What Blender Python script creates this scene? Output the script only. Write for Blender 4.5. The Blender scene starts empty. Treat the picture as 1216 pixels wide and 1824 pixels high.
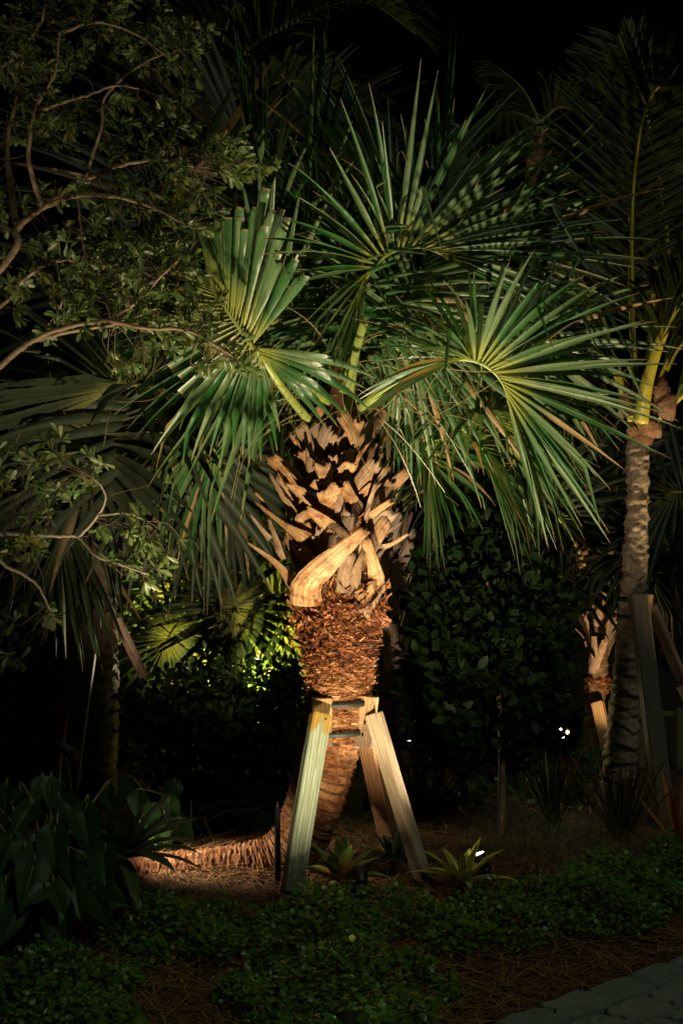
import bpy, math, random
import numpy as np
from mathutils import Vector, Matrix
R = math.radians
rng = np.random.default_rng(7)
random.seed(7)
sc = bpy.context.scene
C = sc.collection

# ------------------------------------------------------------------ camera
cam = bpy.data.cameras.new('camera'); camo = bpy.data.objects.new('camera', cam); C.objects.link(camo)
cam.sensor_fit = 'VERTICAL'; cam.sensor_height = 36; cam.lens = 50
cam.clip_start = 0.05; cam.clip_end = 300
camo.location = (0, 0, 1.5); camo.rotation_euler = (R(90), 0, 0)
sc.camera = camo
F = 1824 * 50 / 36
# ------------------------------------------------------------------ world: night
w = bpy.data.worlds.new('World'); sc.world = w; w.use_nodes = True
nt = w.node_tree; bg = nt.nodes['Background']
sky = nt.nodes.new('ShaderNodeTexSky'); sky.sky_type = 'NISHITA'; sky.sun_disc = False
sky.sun_elevation = R(50); sky.sun_rotation = R(141)
nt.links.new(sky.outputs[0], bg.inputs[0]); bg.inputs[1].default_value = 0.00010
# faint night glow from the path side (moon and distant street light)
sl = bpy.data.lights.new('sun', 'SUN'); sl.energy = 0.30; sl.angle = R(9); sl.color = (.93, 1.0, .76)
so = bpy.data.objects.new('sun', sl); C.objects.link(so)
so.rotation_euler = Vector((-0.40, 0.50, -0.77)).to_track_quat('-Z', 'Y').to_euler()
sc.view_settings.view_transform = 'Standard'; sc.view_settings.look = 'None'
sc.view_settings.exposure = 0; sc.view_settings.gamma = 1
sc.render.engine = 'CYCLES'
sc.cycles.use_denoising = True
sc.cycles.max_bounces = 6; sc.cycles.diffuse_bounces = 3; sc.cycles.transmission_bounces = 4
sc.cycles.sample_clamp_indirect = 3.0

# ------------------------------------------------------------------ helpers
def P(px, py, Y):
    return np.array([(px - 608) / F * Y, Y, 1.5 - (py - 912) / F * Y])
def nrm(v):
    v = np.asarray(v, float); return v / max(np.linalg.norm(v), 1e-9)
def sm(a, b, x):
    t = np.clip((x - a) / (b - a), 0, 1); return t * t * (3 - 2 * t)
def groundz(x, y):
    x = np.asarray(x, float); y = np.asarray(y, float)
    m = .13 * np.exp(-(((x + .2) / 1.5) ** 2 + ((y - 5.7) / .95) ** 2))
    m = m + .04 * sm(5.6, 7.5, y) + .012 * np.sin(x * 5.1 + 1) * np.sin(y * 4.3)
    e = ((x - .448) * .62 - (y - 4.17) * .75)           # >0: on the paver side
    return m * sm(.05, -.5, e)
gz = lambda x, y: float(groundz(x, y))
def at_ground(px, Y): x = (px - 608) / F * Y; return np.array([x, Y, gz(x, Y)])
def empty(name, loc, label=None, cat=None, group=None):
    o = bpy.data.objects.new(name, None); C.objects.link(o); o.location = loc; o.empty_display_size = .05
    tag(o, label, cat, group); return o
def tag(o, label=None, cat=None, group=None, kind=None):
    if label: o['label'] = label
    if cat: o['category'] = cat
    if group: o['group'] = group
    if kind: o['kind'] = kind
    return o
def new_mesh(name, V, Fc, mat, col=None, smooth=True, mats=None, fm=None):
    me = bpy.data.meshes.new(name)
    V = np.asarray(V, np.float32)
    if isinstance(Fc, np.ndarray):
        k = Fc.shape[1]; n = len(Fc)
        me.vertices.add(len(V)); me.vertices.foreach_set('co', V.ravel())
        me.loops.add(n * k); me.loops.foreach_set('vertex_index', Fc.astype(np.int32).ravel())
        me.polygons.add(n); me.polygons.foreach_set('loop_start', np.arange(0, n * k, k, dtype=np.int32))
        me.update(calc_edges=True)
    else:
        me.from_pydata(V.tolist(), [], Fc); me.update()
    if smooth: me.polygons.foreach_set('use_smooth', np.ones(len(me.polygons), bool))
    if col is not None:
        a = me.attributes.new('Col', 'FLOAT_COLOR', 'POINT')
        col = np.asarray(col, np.float32)
        if col.shape[1] == 3: col = np.concatenate([col, np.ones((len(col), 1), np.float32)], 1)
        a.data.foreach_set('color', col.ravel())
    for m in (mats or [mat]): me.materials.append(M[m] if isinstance(m, str) else m)
    if fm is not None: me.polygons.foreach_set('material_index', np.asarray(fm, np.int32))
    return me
def obj(name, me, parent=None, loc=None):
    o = bpy.data.objects.new(name, me); C.objects.link(o)
    if parent is not None:
        o.parent = parent
    if loc is not None: o.location = loc
    return o
def build(name, V, Fc, mat, parent=None, col=None, smooth=True, origin=None):
    """mesh given in world coordinates; the parent chain has translation only"""
    V = np.asarray(V, float)
    off = np.zeros(3); p = parent
    while p is not None:
        off = off + np.array(p.location); p = p.parent
    if origin is None: origin = off if parent is not None else np.zeros(3)
    me = new_mesh(name, V - origin, Fc, mat, col, smooth)
    o = obj(name, me, parent); o.location = Vector(np.asarray(origin) - off); return o
class MB:
    def __init__(s): s.V = []; s.F = []; s.C = []; s.n = 0
    def add(s, V, Fc, col=None):
        V = np.asarray(V, float)
        s.V.append(V); s.F.extend([tuple(int(i) + s.n for i in f) for f in Fc])
        s.C.append(np.asarray(col, float) if col is not None else np.tile([.5, .5, 0], (len(V), 1)))
        s.n += len(V)
    def build(s, name, mat, parent=None, smooth=True, origin=None):
        return build(name, np.concatenate(s.V), s.F, mat, parent, np.concatenate(s.C), smooth, origin)
def catmull(pts, n):
    p = np.asarray(pts, float)
    if len(p) == 2: return p[0] + (p[1] - p[0]) * np.linspace(0, 1, n)[:, None]
    q = np.vstack([2 * p[0] - p[1], p, 2 * p[-1] - p[-2]])
    out = []; k = len(p) - 1
    for s in np.linspace(0, k - 1e-6, n):
        i = int(s); t = s - i; a, b, c, d = q[i], q[i + 1], q[i + 2], q[i + 3]
        out.append(.5 * (2 * b + (c - a) * t + (2 * a - 5 * b + 4 * c - d) * t * t + (3 * b - a - 3 * c + d) * t ** 3))
    return np.array(out)
def frames(pts):
    T = np.gradient(pts, axis=0); T /= np.linalg.norm(T, axis=1)[:, None] + 1e-12
    a = np.array([0, -1, 0.]) if abs(T[0][1]) < .9 else np.array([1., 0, 0])
    U = []; u = nrm(a - T[0] * a.dot(T[0]))
    for t in T:
        u = nrm(u - t * u.dot(t)); U.append(u)
    U = np.array(U); return T, U, np.cross(T, U)
def tube(pts, rad, seg=8, col=None, cap=True, squash=1.0):
    pts = np.asarray(pts, float); n = len(pts); rad = np.broadcast_to(np.asarray(rad, float), (n,))
    T, U, W = frames(pts)
    a = np.linspace(0, 2 * np.pi, seg, endpoint=False)
    V = pts[:, None] + rad[:, None, None] * (np.cos(a)[None, :, None] * U[:, None] * squash + np.sin(a)[None, :, None] * W[:, None])
    V = V.reshape(-1, 3)
    Fc = [(i * seg + j, i * seg + (j + 1) % seg, (i + 1) * seg + (j + 1) % seg, (i + 1) * seg + j) for i in range(n - 1) for j in range(seg)]
    if cap: Fc += [tuple(range(seg - 1, -1, -1)), tuple((n - 1) * seg + j for j in range(seg))]
    u = np.repeat(np.linspace(0, 1, n), seg); g = np.tile(np.abs(np.linspace(-1, 1, seg)), n)
    c = np.stack([u, np.full_like(u, .5) if col is None else np.full_like(u, col), np.zeros_like(u)], 1)
    return V, Fc, c
def rot_from(z, y=None):
    """3x3 with columns x, y, z (leaf: z = length axis, y = normal)"""
    z = nrm(z); y = np.array([0, 0, 1.]) if y is None else np.asarray(y, float)
    y = y - z * y.dot(z)
    if np.linalg.norm(y) < 1e-4: y = np.array([1., 0, 0]) - z * z[0]
    y = nrm(y); return np.stack([np.cross(y, z), y, z], 1)
def scatter(bv, bf, pos, mats, scale, cr=None, cb=None, u=None):
    """numpy instancing of a base leaf into one mesh"""
    bv = np.asarray(bv, float); bf = np.asarray(bf); n = len(pos)
    V = np.einsum('nij,vj->nvi', mats, bv) * np.asarray(scale)[:, None, None] + np.asarray(pos)[:, None]
    Fc = (bf[None] + (np.arange(n) * len(bv))[:, None, None]).reshape(-1, bf.shape[1])
    g = rng.random(n) if cr is None else cr
    b = np.zeros(n) if cb is None else cb
    uu = np.tile(bv[:, 2] / max(bv[:, 2].max(), 1e-6), n) if u is None else np.tile(u, n)
    col = np.stack([uu, np.repeat(g, len(bv)), np.repeat(b, len(bv))], 1)
    return V.reshape(-1, 3), Fc, col

# ------------------------------------------------------------------ materials
M = {}
def mk(name):
    m = bpy.data.materials.new(name); m.use_nodes = True; nt = m.node_tree
    bs = nt.nodes['Principled BSDF']; M[name] = m
    return m, nt, bs
def N(nt, t, **kw):
    n = nt.nodes.new(t)
    for k, v in kw.items(): setattr(n, k, v)
    return n
def mixc(nt, fac, a, b, mode='MIX'):
    n = N(nt, 'ShaderNodeMix', data_type='RGBA', blend_type=mode); n.clamp_factor = True
    for s, v in ((0, fac), (6, a), (7, b)):
        if isinstance(v, (int, float)): n.inputs[s].default_value = v
        elif isinstance(v, tuple): n.inputs[s].default_value = (*v, 1)
        else: nt.links.new(v, n.inputs[s])
    return n.outputs[2]
def mrange(nt, v, a, b, c=0, d=1):
    n = N(nt, 'ShaderNodeMapRange'); nt.links.new(v, n.inputs[0])
    for i, x in enumerate((a, b, c, d)): n.inputs[i + 1].default_value = x
    return n.outputs[0]
def noise(nt, vec, scale, detail=5, rough=.6, scl=None):
    n = N(nt, 'ShaderNodeTexNoise'); n.inputs['Scale'].default_value = scale; n.inputs['Detail'].default_value = detail
    n.inputs['Roughness'].default_value = rough
    if scl is not None:
        mp = N(nt, 'ShaderNodeMapping'); mp.inputs['Scale'].default_value = scl; nt.links.new(vec, mp.inputs[0]); vec = mp.outputs[0]
    nt.links.new(vec, n.inputs['Vector']); return n.outputs[0]
def attr(nt):
    a = N(nt, 'ShaderNodeAttribute', attribute_name='Col'); s = N(nt, 'ShaderNodeSeparateColor'); nt.links.new(a.outputs['Color'], s.inputs[0])
    return a.outputs['Color'], s.outputs[0], s.outputs[1], s.outputs[2]
def objco(nt): return N(nt, 'ShaderNodeTexCoord').outputs['Object']
def bump(nt, bs, h, st=.4, dist=.01):
    b = N(nt, 'ShaderNodeBump'); b.inputs['Strength'].default_value = st; b.inputs['Distance'].default_value = dist
    nt.links.new(h, b.inputs['Height']); nt.links.new(b.outputs[0], bs.inputs['Normal']); return b.outputs[0]
def leafmat(name, c1, c2, hub=None, dry=(.22, .13, .05), trans=.3, rough=.42, spec=.4, tipdry=0., nscale=14):
    m, nt, bs = mk(name); _, r, g, b = attr(nt); oc = objco(nt)
    col = mixc(nt, g, c1, c2)
    nz = noise(nt, oc, nscale, 4)
    col = mixc(nt, mrange(nt, nz, .3, .75), col, mixc(nt, 1., col, (.55, .68, .5), 'MULTIPLY'))
    if hub: col = mixc(nt, mrange(nt, r, .02, .27, .95, 0), col, hub)
    if tipdry: col = mixc(nt, mrange(nt, r, 1 - tipdry, 1.0), col, dry)
    col = mixc(nt, b, col, dry)
    nt.links.new(col, bs.inputs['Base Color']); bs.inputs['Roughness'].default_value = rough; bs.inputs['Specular IOR Level'].default_value = spec
    tr = N(nt, 'ShaderNodeBsdfTranslucent'); tc = mixc(nt, 1., col, (1.25, 1.2, .6), 'MULTIPLY'); nt.links.new(tc, tr.inputs[0])
    mx = N(nt, 'ShaderNodeMixShader'); mx.inputs[0].default_value = trans
    nt.links.new(bs.outputs[0], mx.inputs[1]); nt.links.new(tr.outputs[0], mx.inputs[2])
    nt.links.new(mx.outputs[0], nt.nodes['Material Output'].inputs[0])
    return m
leafmat('fan', (.18, .26, .12), (.03, .125, .026), hub=(.36, .38, .06), dry=(.36, .24, .10), trans=.30, rough=.36, spec=.5, tipdry=.09)  # pale first colour paints sheen highlights onto random segments
leafmat('fan_dim', (.046, .058, .034), (.034, .05, .024), hub=(.2, .2, .05), dry=(.2, .14, .06), trans=.22, rough=.5, tipdry=.08)  # darkened leaf colour for dim fronds and silhouettes, shade painted in
leafmat('fan_backlit', (.085, .135, .03), (.12, .165, .035), hub=(.35, .33, .06), trans=.4, rough=.4, tipdry=.1)  # glow of the back-lit fronds is put into this yellower leaf colour
leafmat('pinnate', (.05, .075, .02), (.08, .09, .02), hub=(.12, .12, .03), trans=.3, rough=.45)
leafmat('small_leaf', (.17, .19, .065), (.085, .155, .04), dry=(.2, .18, .04), trans=.22, rough=.38, nscale=30)
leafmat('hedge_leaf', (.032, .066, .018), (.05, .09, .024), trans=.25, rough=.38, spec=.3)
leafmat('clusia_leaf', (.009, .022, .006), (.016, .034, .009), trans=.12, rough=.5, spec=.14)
leafmat('ground_leaf', (.07, .18, .024), (.13, .25, .035), dry=(.2, .22, .04), trans=.3, rough=.35)
leafmat('philodendron', (.022, .062, .016), (.036, .088, .021), hub=(.09, .17, .045), trans=.2, rough=.42, spec=.3)
leafmat('strap', (.045, .085, .026), (.065, .105, .04), hub=(.1, .14, .05), trans=.3, rough=.35)
leafmat('silver_strap', (.085, .125, .055), (.12, .155, .08), hub=(.15, .19, .08), trans=.3, rough=.38)
leafmat('grass', (.16, .17, .085), (.11, .14, .06), dry=(.25, .2, .1), trans=.3, rough=.5)
leafmat('straw', (.20, .085, .035), (.36, .2, .095), dry=(.05, .025, .012), trans=.1, rough=.6, spec=.25)
leafmat('spiky', (.05, .07, .025), (.14, .06, .02), hub=(.12, .1, .03), trans=.3, rough=.4)
leafmat('orange_lit_strap', (.55, .18, .03), (.35, .14, .03), trans=.35, rough=.4)  # orange lamplight painted into the leaf colour

def stripemat():
    m, nt, bs = mk('striped'); _, r, g, b = attr(nt)   # g: across 0..1
    wv = N(nt, 'ShaderNodeMath', operation='SINE'); ml = N(nt, 'ShaderNodeMath', operation='MULTIPLY'); ml.inputs[1].default_value = 19.
    nt.links.new(g, ml.inputs[0]); nt.links.new(ml.outputs[0], wv.inputs[0])
    col = mixc(nt, mrange(nt, wv.outputs[0], -.6, .0), (.06, .12, .02), (.62, .60, .09))
    col = mixc(nt, mrange(nt, r, .9, 1.), col, (.3, .14, .05))
    nt.links.new(col, bs.inputs['Base Color']); bs.inputs['Roughness'].default_value = .35
    tr = N(nt, 'ShaderNodeBsdfTranslucent'); nt.links.new(col, tr.inputs[0]); mx = N(nt, 'ShaderNodeMixShader'); mx.inputs[0].default_value = .25
    nt.links.new(bs.outputs[0], mx.inputs[1]); nt.links.new(tr.outputs[0], mx.inputs[2]); nt.links.new(mx.outputs[0], nt.nodes['Material Output'].inputs[0])
stripemat()
def redbrom():
    m, nt, bs = mk('orange_bromeliad'); _, r, g, b = attr(nt)
    col = mixc(nt, mrange(nt, r, .1, .75), (.42, .16, .035), (.10, .17, .03)); col = mixc(nt, mrange(nt, r, .92, 1.), col, (.7, .12, .05))
    nz = noise(nt, objco(nt), 60, 3); col = mixc(nt, mrange(nt, nz, .45, .6), col, mixc(nt, 1., col, (.6, .7, .5), 'MULTIPLY'))
    nt.links.new(col, bs.inputs['Base Color']); bs.inputs['Roughness'].default_value = .3
redbrom()
def barkmat(name, c1, c2, c3, sL=60, sA=2.2, crack=.5, bst=.7):
    """Col r = metres along the stem, g = turns round it"""
    m, nt, bs = mk(name); vec, r, g, b = attr(nt)
    n1 = noise(nt, vec, 1, 6, .65, (sL, sA * 3, 1)); n2 = noise(nt, vec, 1, 5, .7, (sL * .22, sA * 2, 3)); n3 = noise(nt, objco(nt), 40, 6, .7)
    col = mixc(nt, mrange(nt, n1, .35, .68), c1, c2); col = mixc(nt, mrange(nt, n2, .48, .66), col, c3)
    col = mixc(nt, mrange(nt, n3, .5, .85), col, mixc(nt, 1., col, (.3, .22, .16), 'MULTIPLY'))
    col = mixc(nt, b, col, (.03, .018, .01))
    nt.links.new(col, bs.inputs['Base Color']); bs.inputs['Roughness'].default_value = .75; bs.inputs['Specular IOR Level'].default_value = .3
    h = N(nt, 'ShaderNodeMath', operation='ADD'); nt.links.new(n1, h.inputs[0]); nt.links.new(n3, h.inputs[1])
    bump(nt, bs, h.outputs[0], bst, .012)
barkmat('hero_bark', (.05, .013, .004), (.32, .115, .028), (.47, .255, .105), sL=48, bst=1.)
barkmat('grey_bark', (.17, .125, .09), (.30, .23, .17), (.36, .29, .22), sL=30)
barkmat('brown_bark', (.09, .055, .03), (.22, .15, .09), (.26, .18, .11))
def bootmat(name, c1, c2, c3):
    m, nt, bs = mk(name); vec, r, g, b = attr(nt)
    n1 = noise(nt, vec, 1, 5, .6, (2.2, 22, 8)); n2 = noise(nt, objco(nt), 22, 5, .65); n3 = noise(nt, objco(nt), 90, 3, .6)
    col = mixc(nt, mrange(nt, n1, .38, .62), c1, c2); col = mixc(nt, mrange(nt, n2, .47, .66), col, c3)
    col = mixc(nt, mrange(nt, n3, .58, .68), col, mixc(nt, 1., col, (.45, .3, .2), 'MULTIPLY'))
    ge = mixc(nt, b, col, mixc(nt, .7, col, (.27, .215, .165)))
    nt.links.new(ge, bs.inputs['Base Color']); bs.inputs['Roughness'].default_value = .6; bs.inputs['Specular IOR Level'].default_value = .3
    bump(nt, bs, n1, .9, .012)
bootmat('boot', (.31, .16, .055), (.48, .31, .145), (.20, .07, .02))
bootmat('boot_pink', (.42, .28, .20), (.52, .37, .28), (.25, .14, .09))
bootmat('sheath', (.11, .05, .022), (.19, .10, .05), (.06, .025, .01))
def flakemat():
    m, nt, bs = mk('shavings'); _, r, g, b = attr(nt); cr = N(nt, 'ShaderNodeValToRGB'); nt.links.new(g, cr.inputs[0])
    e = cr.color_ramp.elements; e[0].color = (.025, .008, .003, 1); e[1].color = (.42, .25, .12, 1)
    for p, c in ((.35, (.075, .022, .006, 1)), (.6, (.22, .068, .016, 1)), (.85, (.36, .15, .05, 1))): x = e.new(p); x.color = c
    nt.links.new(cr.outputs[0], bs.inputs['Base Color']); bs.inputs['Roughness'].default_value = .65; bs.inputs['Specular IOR Level'].default_value = .3
flakemat()
def woodmat(name, c1, c2, top=None, topz=0., rough=.6):
    m, nt, bs = mk(name); oc = objco(nt)
    n0 = noise(nt, oc, 1, 3, .5, (6, 6, 1.2)); wv = N(nt, 'ShaderNodeTexWave', wave_type='BANDS', bands_direction='X')
    mp = N(nt, 'ShaderNodeMapping'); mp.inputs['Scale'].default_value = (1, .8, .10); nt.links.new(oc, mp.inputs[0]); nt.links.new(mp.outputs[0], wv.inputs['Vector'])
    wv.inputs['Scale'].default_value = 27; wv.inputs['Distortion'].default_value = 9; wv.inputs['Detail'].default_value = 3; wv.inputs['Detail Scale'].default_value = 1.6
    n1 = noise(nt, oc, 1, 6, .6, (70, 70, 5))
    col = mixc(nt, mrange(nt, wv.outputs[1], .2, .9), c1, c2); col = mixc(nt, mrange(nt, n1, .4, .8), col, mixc(nt, 1., col, (.72, .64, .55), 'MULTIPLY'))
    if top:
        s = N(nt, 'ShaderNodeSeparateXYZ'); nt.links.new(oc, s.inputs[0])
        nj = noise(nt, oc, 1, 3, .5, (28, 28, 3)); ad = N(nt, 'ShaderNodeMath', operation='MULTIPLY_ADD'); nt.links.new(nj, ad.inputs[0]); ad.inputs[1].default_value = .34; nt.links.new(s.outputs[2], ad.inputs[2])
        col = mixc(nt, mrange(nt, ad.outputs[0], topz + .16, topz + .185), col, mixc(nt, 1., mixc(nt, mrange(nt, wv.outputs[1], .2, .9), top, tuple(x * .7 for x in top)), (1., 1., 1.), 'MULTIPLY'))
    kn = N(nt, 'ShaderNodeTexVoronoi'); mp2 = N(nt, 'ShaderNodeMapping'); mp2.inputs['Scale'].default_value = (9, 9, 3.2); nt.links.new(oc, mp2.inputs[0]); nt.links.new(mp2.outputs[0], kn.inputs['Vector']); kn.inputs['Scale'].default_value = 1.0
    col = mixc(nt, mrange(nt, kn.outputs[0], .05, .14, .75, 0), col, (.13, .075, .03))
    col = mixc(nt, mrange(nt, n0, .55, .8, 0, .5), col, mixc(nt, 1., col, (.6, .5, .4), 'MULTIPLY'))
    sp_ = N(nt, 'ShaderNodeSeparateXYZ'); nt.links.new(oc, sp_.inputs[0]); nd = noise(nt, oc, 30, 4); ad2 = N(nt, 'ShaderNodeMath', operation='MULTIPLY_ADD'); nt.links.new(nd, ad2.inputs[0]); ad2.inputs[1].default_value = -.22; nt.links.new(sp_.outputs[2], ad2.inputs[2])
    col = mixc(nt, mrange(nt, ad2.outputs[0], -.06, .03, .8, 0), col, (.06, .035, .02))
    nt.links.new(col, bs.inputs['Base Color']); bs.inputs['Roughness'].default_value = rough; bs.inputs['Specular IOR Level'].default_value = .3
    bump(nt, bs, wv.outputs[1], .25, .003)
woodmat('wood_treated', (.20, .245, .165), (.32, .375, .27), top=(.32, .21, .04), topz=.60)
woodmat('wood_tan', (.30, .19, .09), (.39, .26, .135))
woodmat('wood_pale', (.25, .19, .12), (.35, .28, .185))
woodmat('wood_brown', (.20, .10, .045), (.30, .16, .075))
woodmat('wood_stain', (.26, .15, .05), (.36, .22, .08))
woodmat('wood_grey', (.08, .07, .055), (.115, .10, .08))
woodmat('wood_pink', (.36, .22, .16), (.44, .29, .21))
woodmat('wood_rose', (.5, .36, .28), (.62, .46, .37))
woodmat('fence_wood', (.10, .10, .05), (.14, .13, .07))
def plain(name, c, rough=.6, metal=0, nz=0, nsc=30, spec=.4):
    m, nt, bs = mk(name); oc = objco(nt)
    n = noise(nt, oc, nsc, 5); col = mixc(nt, mrange(nt, n, .3, .75), c, tuple(x * (1 - (nz or .35)) for x in c))
    nt.links.new(col, bs.inputs['Base Color']); bs.inputs['Roughness'].default_value = rough; bs.inputs['Metallic'].default_value = metal
    bs.inputs['Specular IOR Level'].default_value = spec
    bump(nt, bs, n, .15, .003); return m
plain('black_plastic', (.02, .02, .022), .45); plain('strap_band', (.016, .022, .016), .6)
plain('steel', (.35, .36, .38), .35, .8); plain('nail', (.12, .08, .05), .5, .6)
plain('blue_plastic', (.02, .07, .45), .35); plain('dead_leaf', (.26, .14, .06), .7)
plain('twig_bark', (.29, .20, .11), .65); plain('shrub_stem', (.10, .065, .04), .7); plain('twig_pale', (.33, .27, .19), .6)
plain('fibre', (.22, .085, .025), .85, nz=.7, nsc=60)
plain('crown_fibre', (.12, .05, .02), .85, nz=.6, nsc=50)
def petmat(name, c1, c2):
    m, nt, bs = mk(name); vec, r, g, b = attr(nt); n = noise(nt, vec, 1, 4, .6, (4, 10, 1))
    col = mixc(nt, mrange(nt, n, .35, .7), c1, c2); nt.links.new(col, bs.inputs['Base Color']); bs.inputs['Roughness'].default_value = .38
petmat('petiole', (.20, .27, .055), (.27, .31, .07)); petmat('petiole_yellow', (.42, .36, .035), (.33, .30, .04)); petmat('petiole_dull', (.12, .14, .04), (.16, .16, .05))
def groundmat():
    m, nt, bs = mk('soil'); oc = objco(nt); n = noise(nt, oc, 9, 8, .7); n2 = noise(nt, oc, 90, 4, .7)
    col = mixc(nt, mrange(nt, n, .35, .7), (.012, .006, .0035), (.035, .017, .008)); col = mixc(nt, mrange(nt, n2, .5, .75), col, (.055, .028, .013))
    nt.links.new(col, bs.inputs['Base Color']); bs.inputs['Roughness'].default_value = .9; bump(nt, bs, n2, .8, .02)
groundmat()
def pavermat():
    m, nt, bs = mk('paver_stone'); oc = N(nt, 'ShaderNodeNewGeometry').outputs['Position']; oi = N(nt, 'ShaderNodeObjectInfo').outputs['Random']
    n = noise(nt, oc, 14, 6, .7); n2 = noise(nt, oc, 110, 5, .7)
    col = mixc(nt, oi, (.25, .345, .31), (.32, .40, .36)); col = mixc(nt, mrange(nt, n, .35, .75), col, mixc(nt, 1., col, (.6, .64, .6), 'MULTIPLY'))
    col = mixc(nt, mrange(nt, n2, .58, .75), col, (.32, .34, .31))
    nt.links.new(col, bs.inputs['Base Color']); bs.inputs['Roughness'].default_value = .6
    h = N(nt, 'ShaderNodeMath', operation='ADD'); nt.links.new(n, h.inputs[0]); nt.links.new(n2, h.inputs[1]); bump(nt, bs, h.outputs[0], 1., .02)
pavermat()
def emit(name, c, s):
    m, nt, bs = mk(name); bs.inputs['Base Color'].default_value = (.8, .8, .8, 1); bs.inputs['Emission Color'].default_value = (*c, 1); bs.inputs['Emission Strength'].default_value = s
emit('lens_lit', (1, .93, .8), 9); emit('bulb_lit', (1, .8, .42), 7)

# ------------------------------------------------------------------ setting: ground
def make_ground():
    xs = np.concatenate([np.linspace(-80, -3.2, 12), np.linspace(-3, 3, 121), np.linspace(3.2, 80, 12)])
    ys = np.concatenate([np.linspace(-60, 2.4, 8), np.linspace(2.5, 10, 151), np.linspace(10.4, 120, 14)])
    X, Y = np.meshgrid(xs, ys); Z = groundz(X, Y)
    Z = Z + .008 * rng.standard_normal(Z.shape) * (np.abs(X) < 3) * (Z > .002) - .01
    nx = len(xs)
    i, j = np.meshgrid(np.arange(len(ys) - 1), np.arange(nx - 1), indexing='ij'); a = (i * nx + j).ravel()
    Fc = np.stack([a, a + 1, a + nx + 1, a + nx], 1)
    o = build('ground', np.stack([X.ravel(), Y.ravel(), Z.ravel()], 1), Fc, 'soil'); tag(o, 'dark garden soil under the palm bed', kind='structure')
make_ground()

# ------------------------------------------------------------------ lamps
def spotlight(label, base, aim, power, size=60, blend=.6, color=(1, .84, .6), dia=.062, height=.14, lit='lens_lit', soft=.025, body=.11):
    """stake-mounted garden spotlight: stake, knuckle, housing with hood, glowing lens and its lamp"""
    base = np.asarray(base, float); t = empty('garden_spotlight', base, label, 'spotlight', 'garden spotlights')
    head = base + [0, 0, height]; d = nrm(np.asarray(aim, float) - head)
    m = MB(); m.add(*tube([base - [0, 0, .08], base + [0, 0, height * .75]], .009, 8)); m.build('stake', 'black_plastic', t)
    m = MB(); m.add(*tube([base + [0, 0, height * .72], head - d * .02], .012, 8)); m.build('knuckle', 'black_plastic', t)
    r = dia / 2; prof = [(-body * .55, .3 * r), (-body * .5, .8 * r), (-body * .3, r * .98), (-body * .28, r * 1.1), (-body * .22, r * 1.1), (-body * .2, r * .98), (-body * .12, r * 1.0), (-body * .1, r * 1.12), (-body * .05, r * 1.12),
                 (body * .35, r * 1.12), (body * .35, r * 1.02), (body * .3, r * 1.0)]
    T = d; U = nrm(np.cross(T, [0.13, 1, .2])); W = np.cross(T, U); a = np.linspace(0, 2 * np.pi, 24, endpoint=False)
    V = np.concatenate([head + T * s + q * (np.cos(a)[:, None] * U + np.sin(a)[:, None] * W) for s, q in prof])
    Fc = [(i * 24 + j, i * 24 + (j + 1) % 24, (i + 1) * 24 + (j + 1) % 24, (i + 1) * 24 + j) for i in range(len(prof) - 1) for j in range(24)] + [tuple(range(23, -1, -1))]
    build('housing', V, Fc, 'black_plastic', t)
    L = head + T * body * .345
    V = np.concatenate([[L + T * .004], L + r * .99 * (np.cos(a)[:, None] * U + np.sin(a)[:, None] * W)])
    build('lens', V, [(0, 1 + j, 1 + (j + 1) % 24) for j in range(24)], lit, t)
    l = bpy.data.lights.new('spotlight_lamp', 'SPOT'); l.energy = power; l.spot_size = R(size); l.spot_blend = blend; l.color = color; l.shadow_soft_size = soft
    lo = bpy.data.objects.new('spotlight_lamp', l); C.objects.link(lo); lo.parent = t
    lo.location = Vector(L + T * .02 - base); lo.rotation_euler = Vector(d).to_track_quat('-Z', 'Y').to_euler()
    return t

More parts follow.
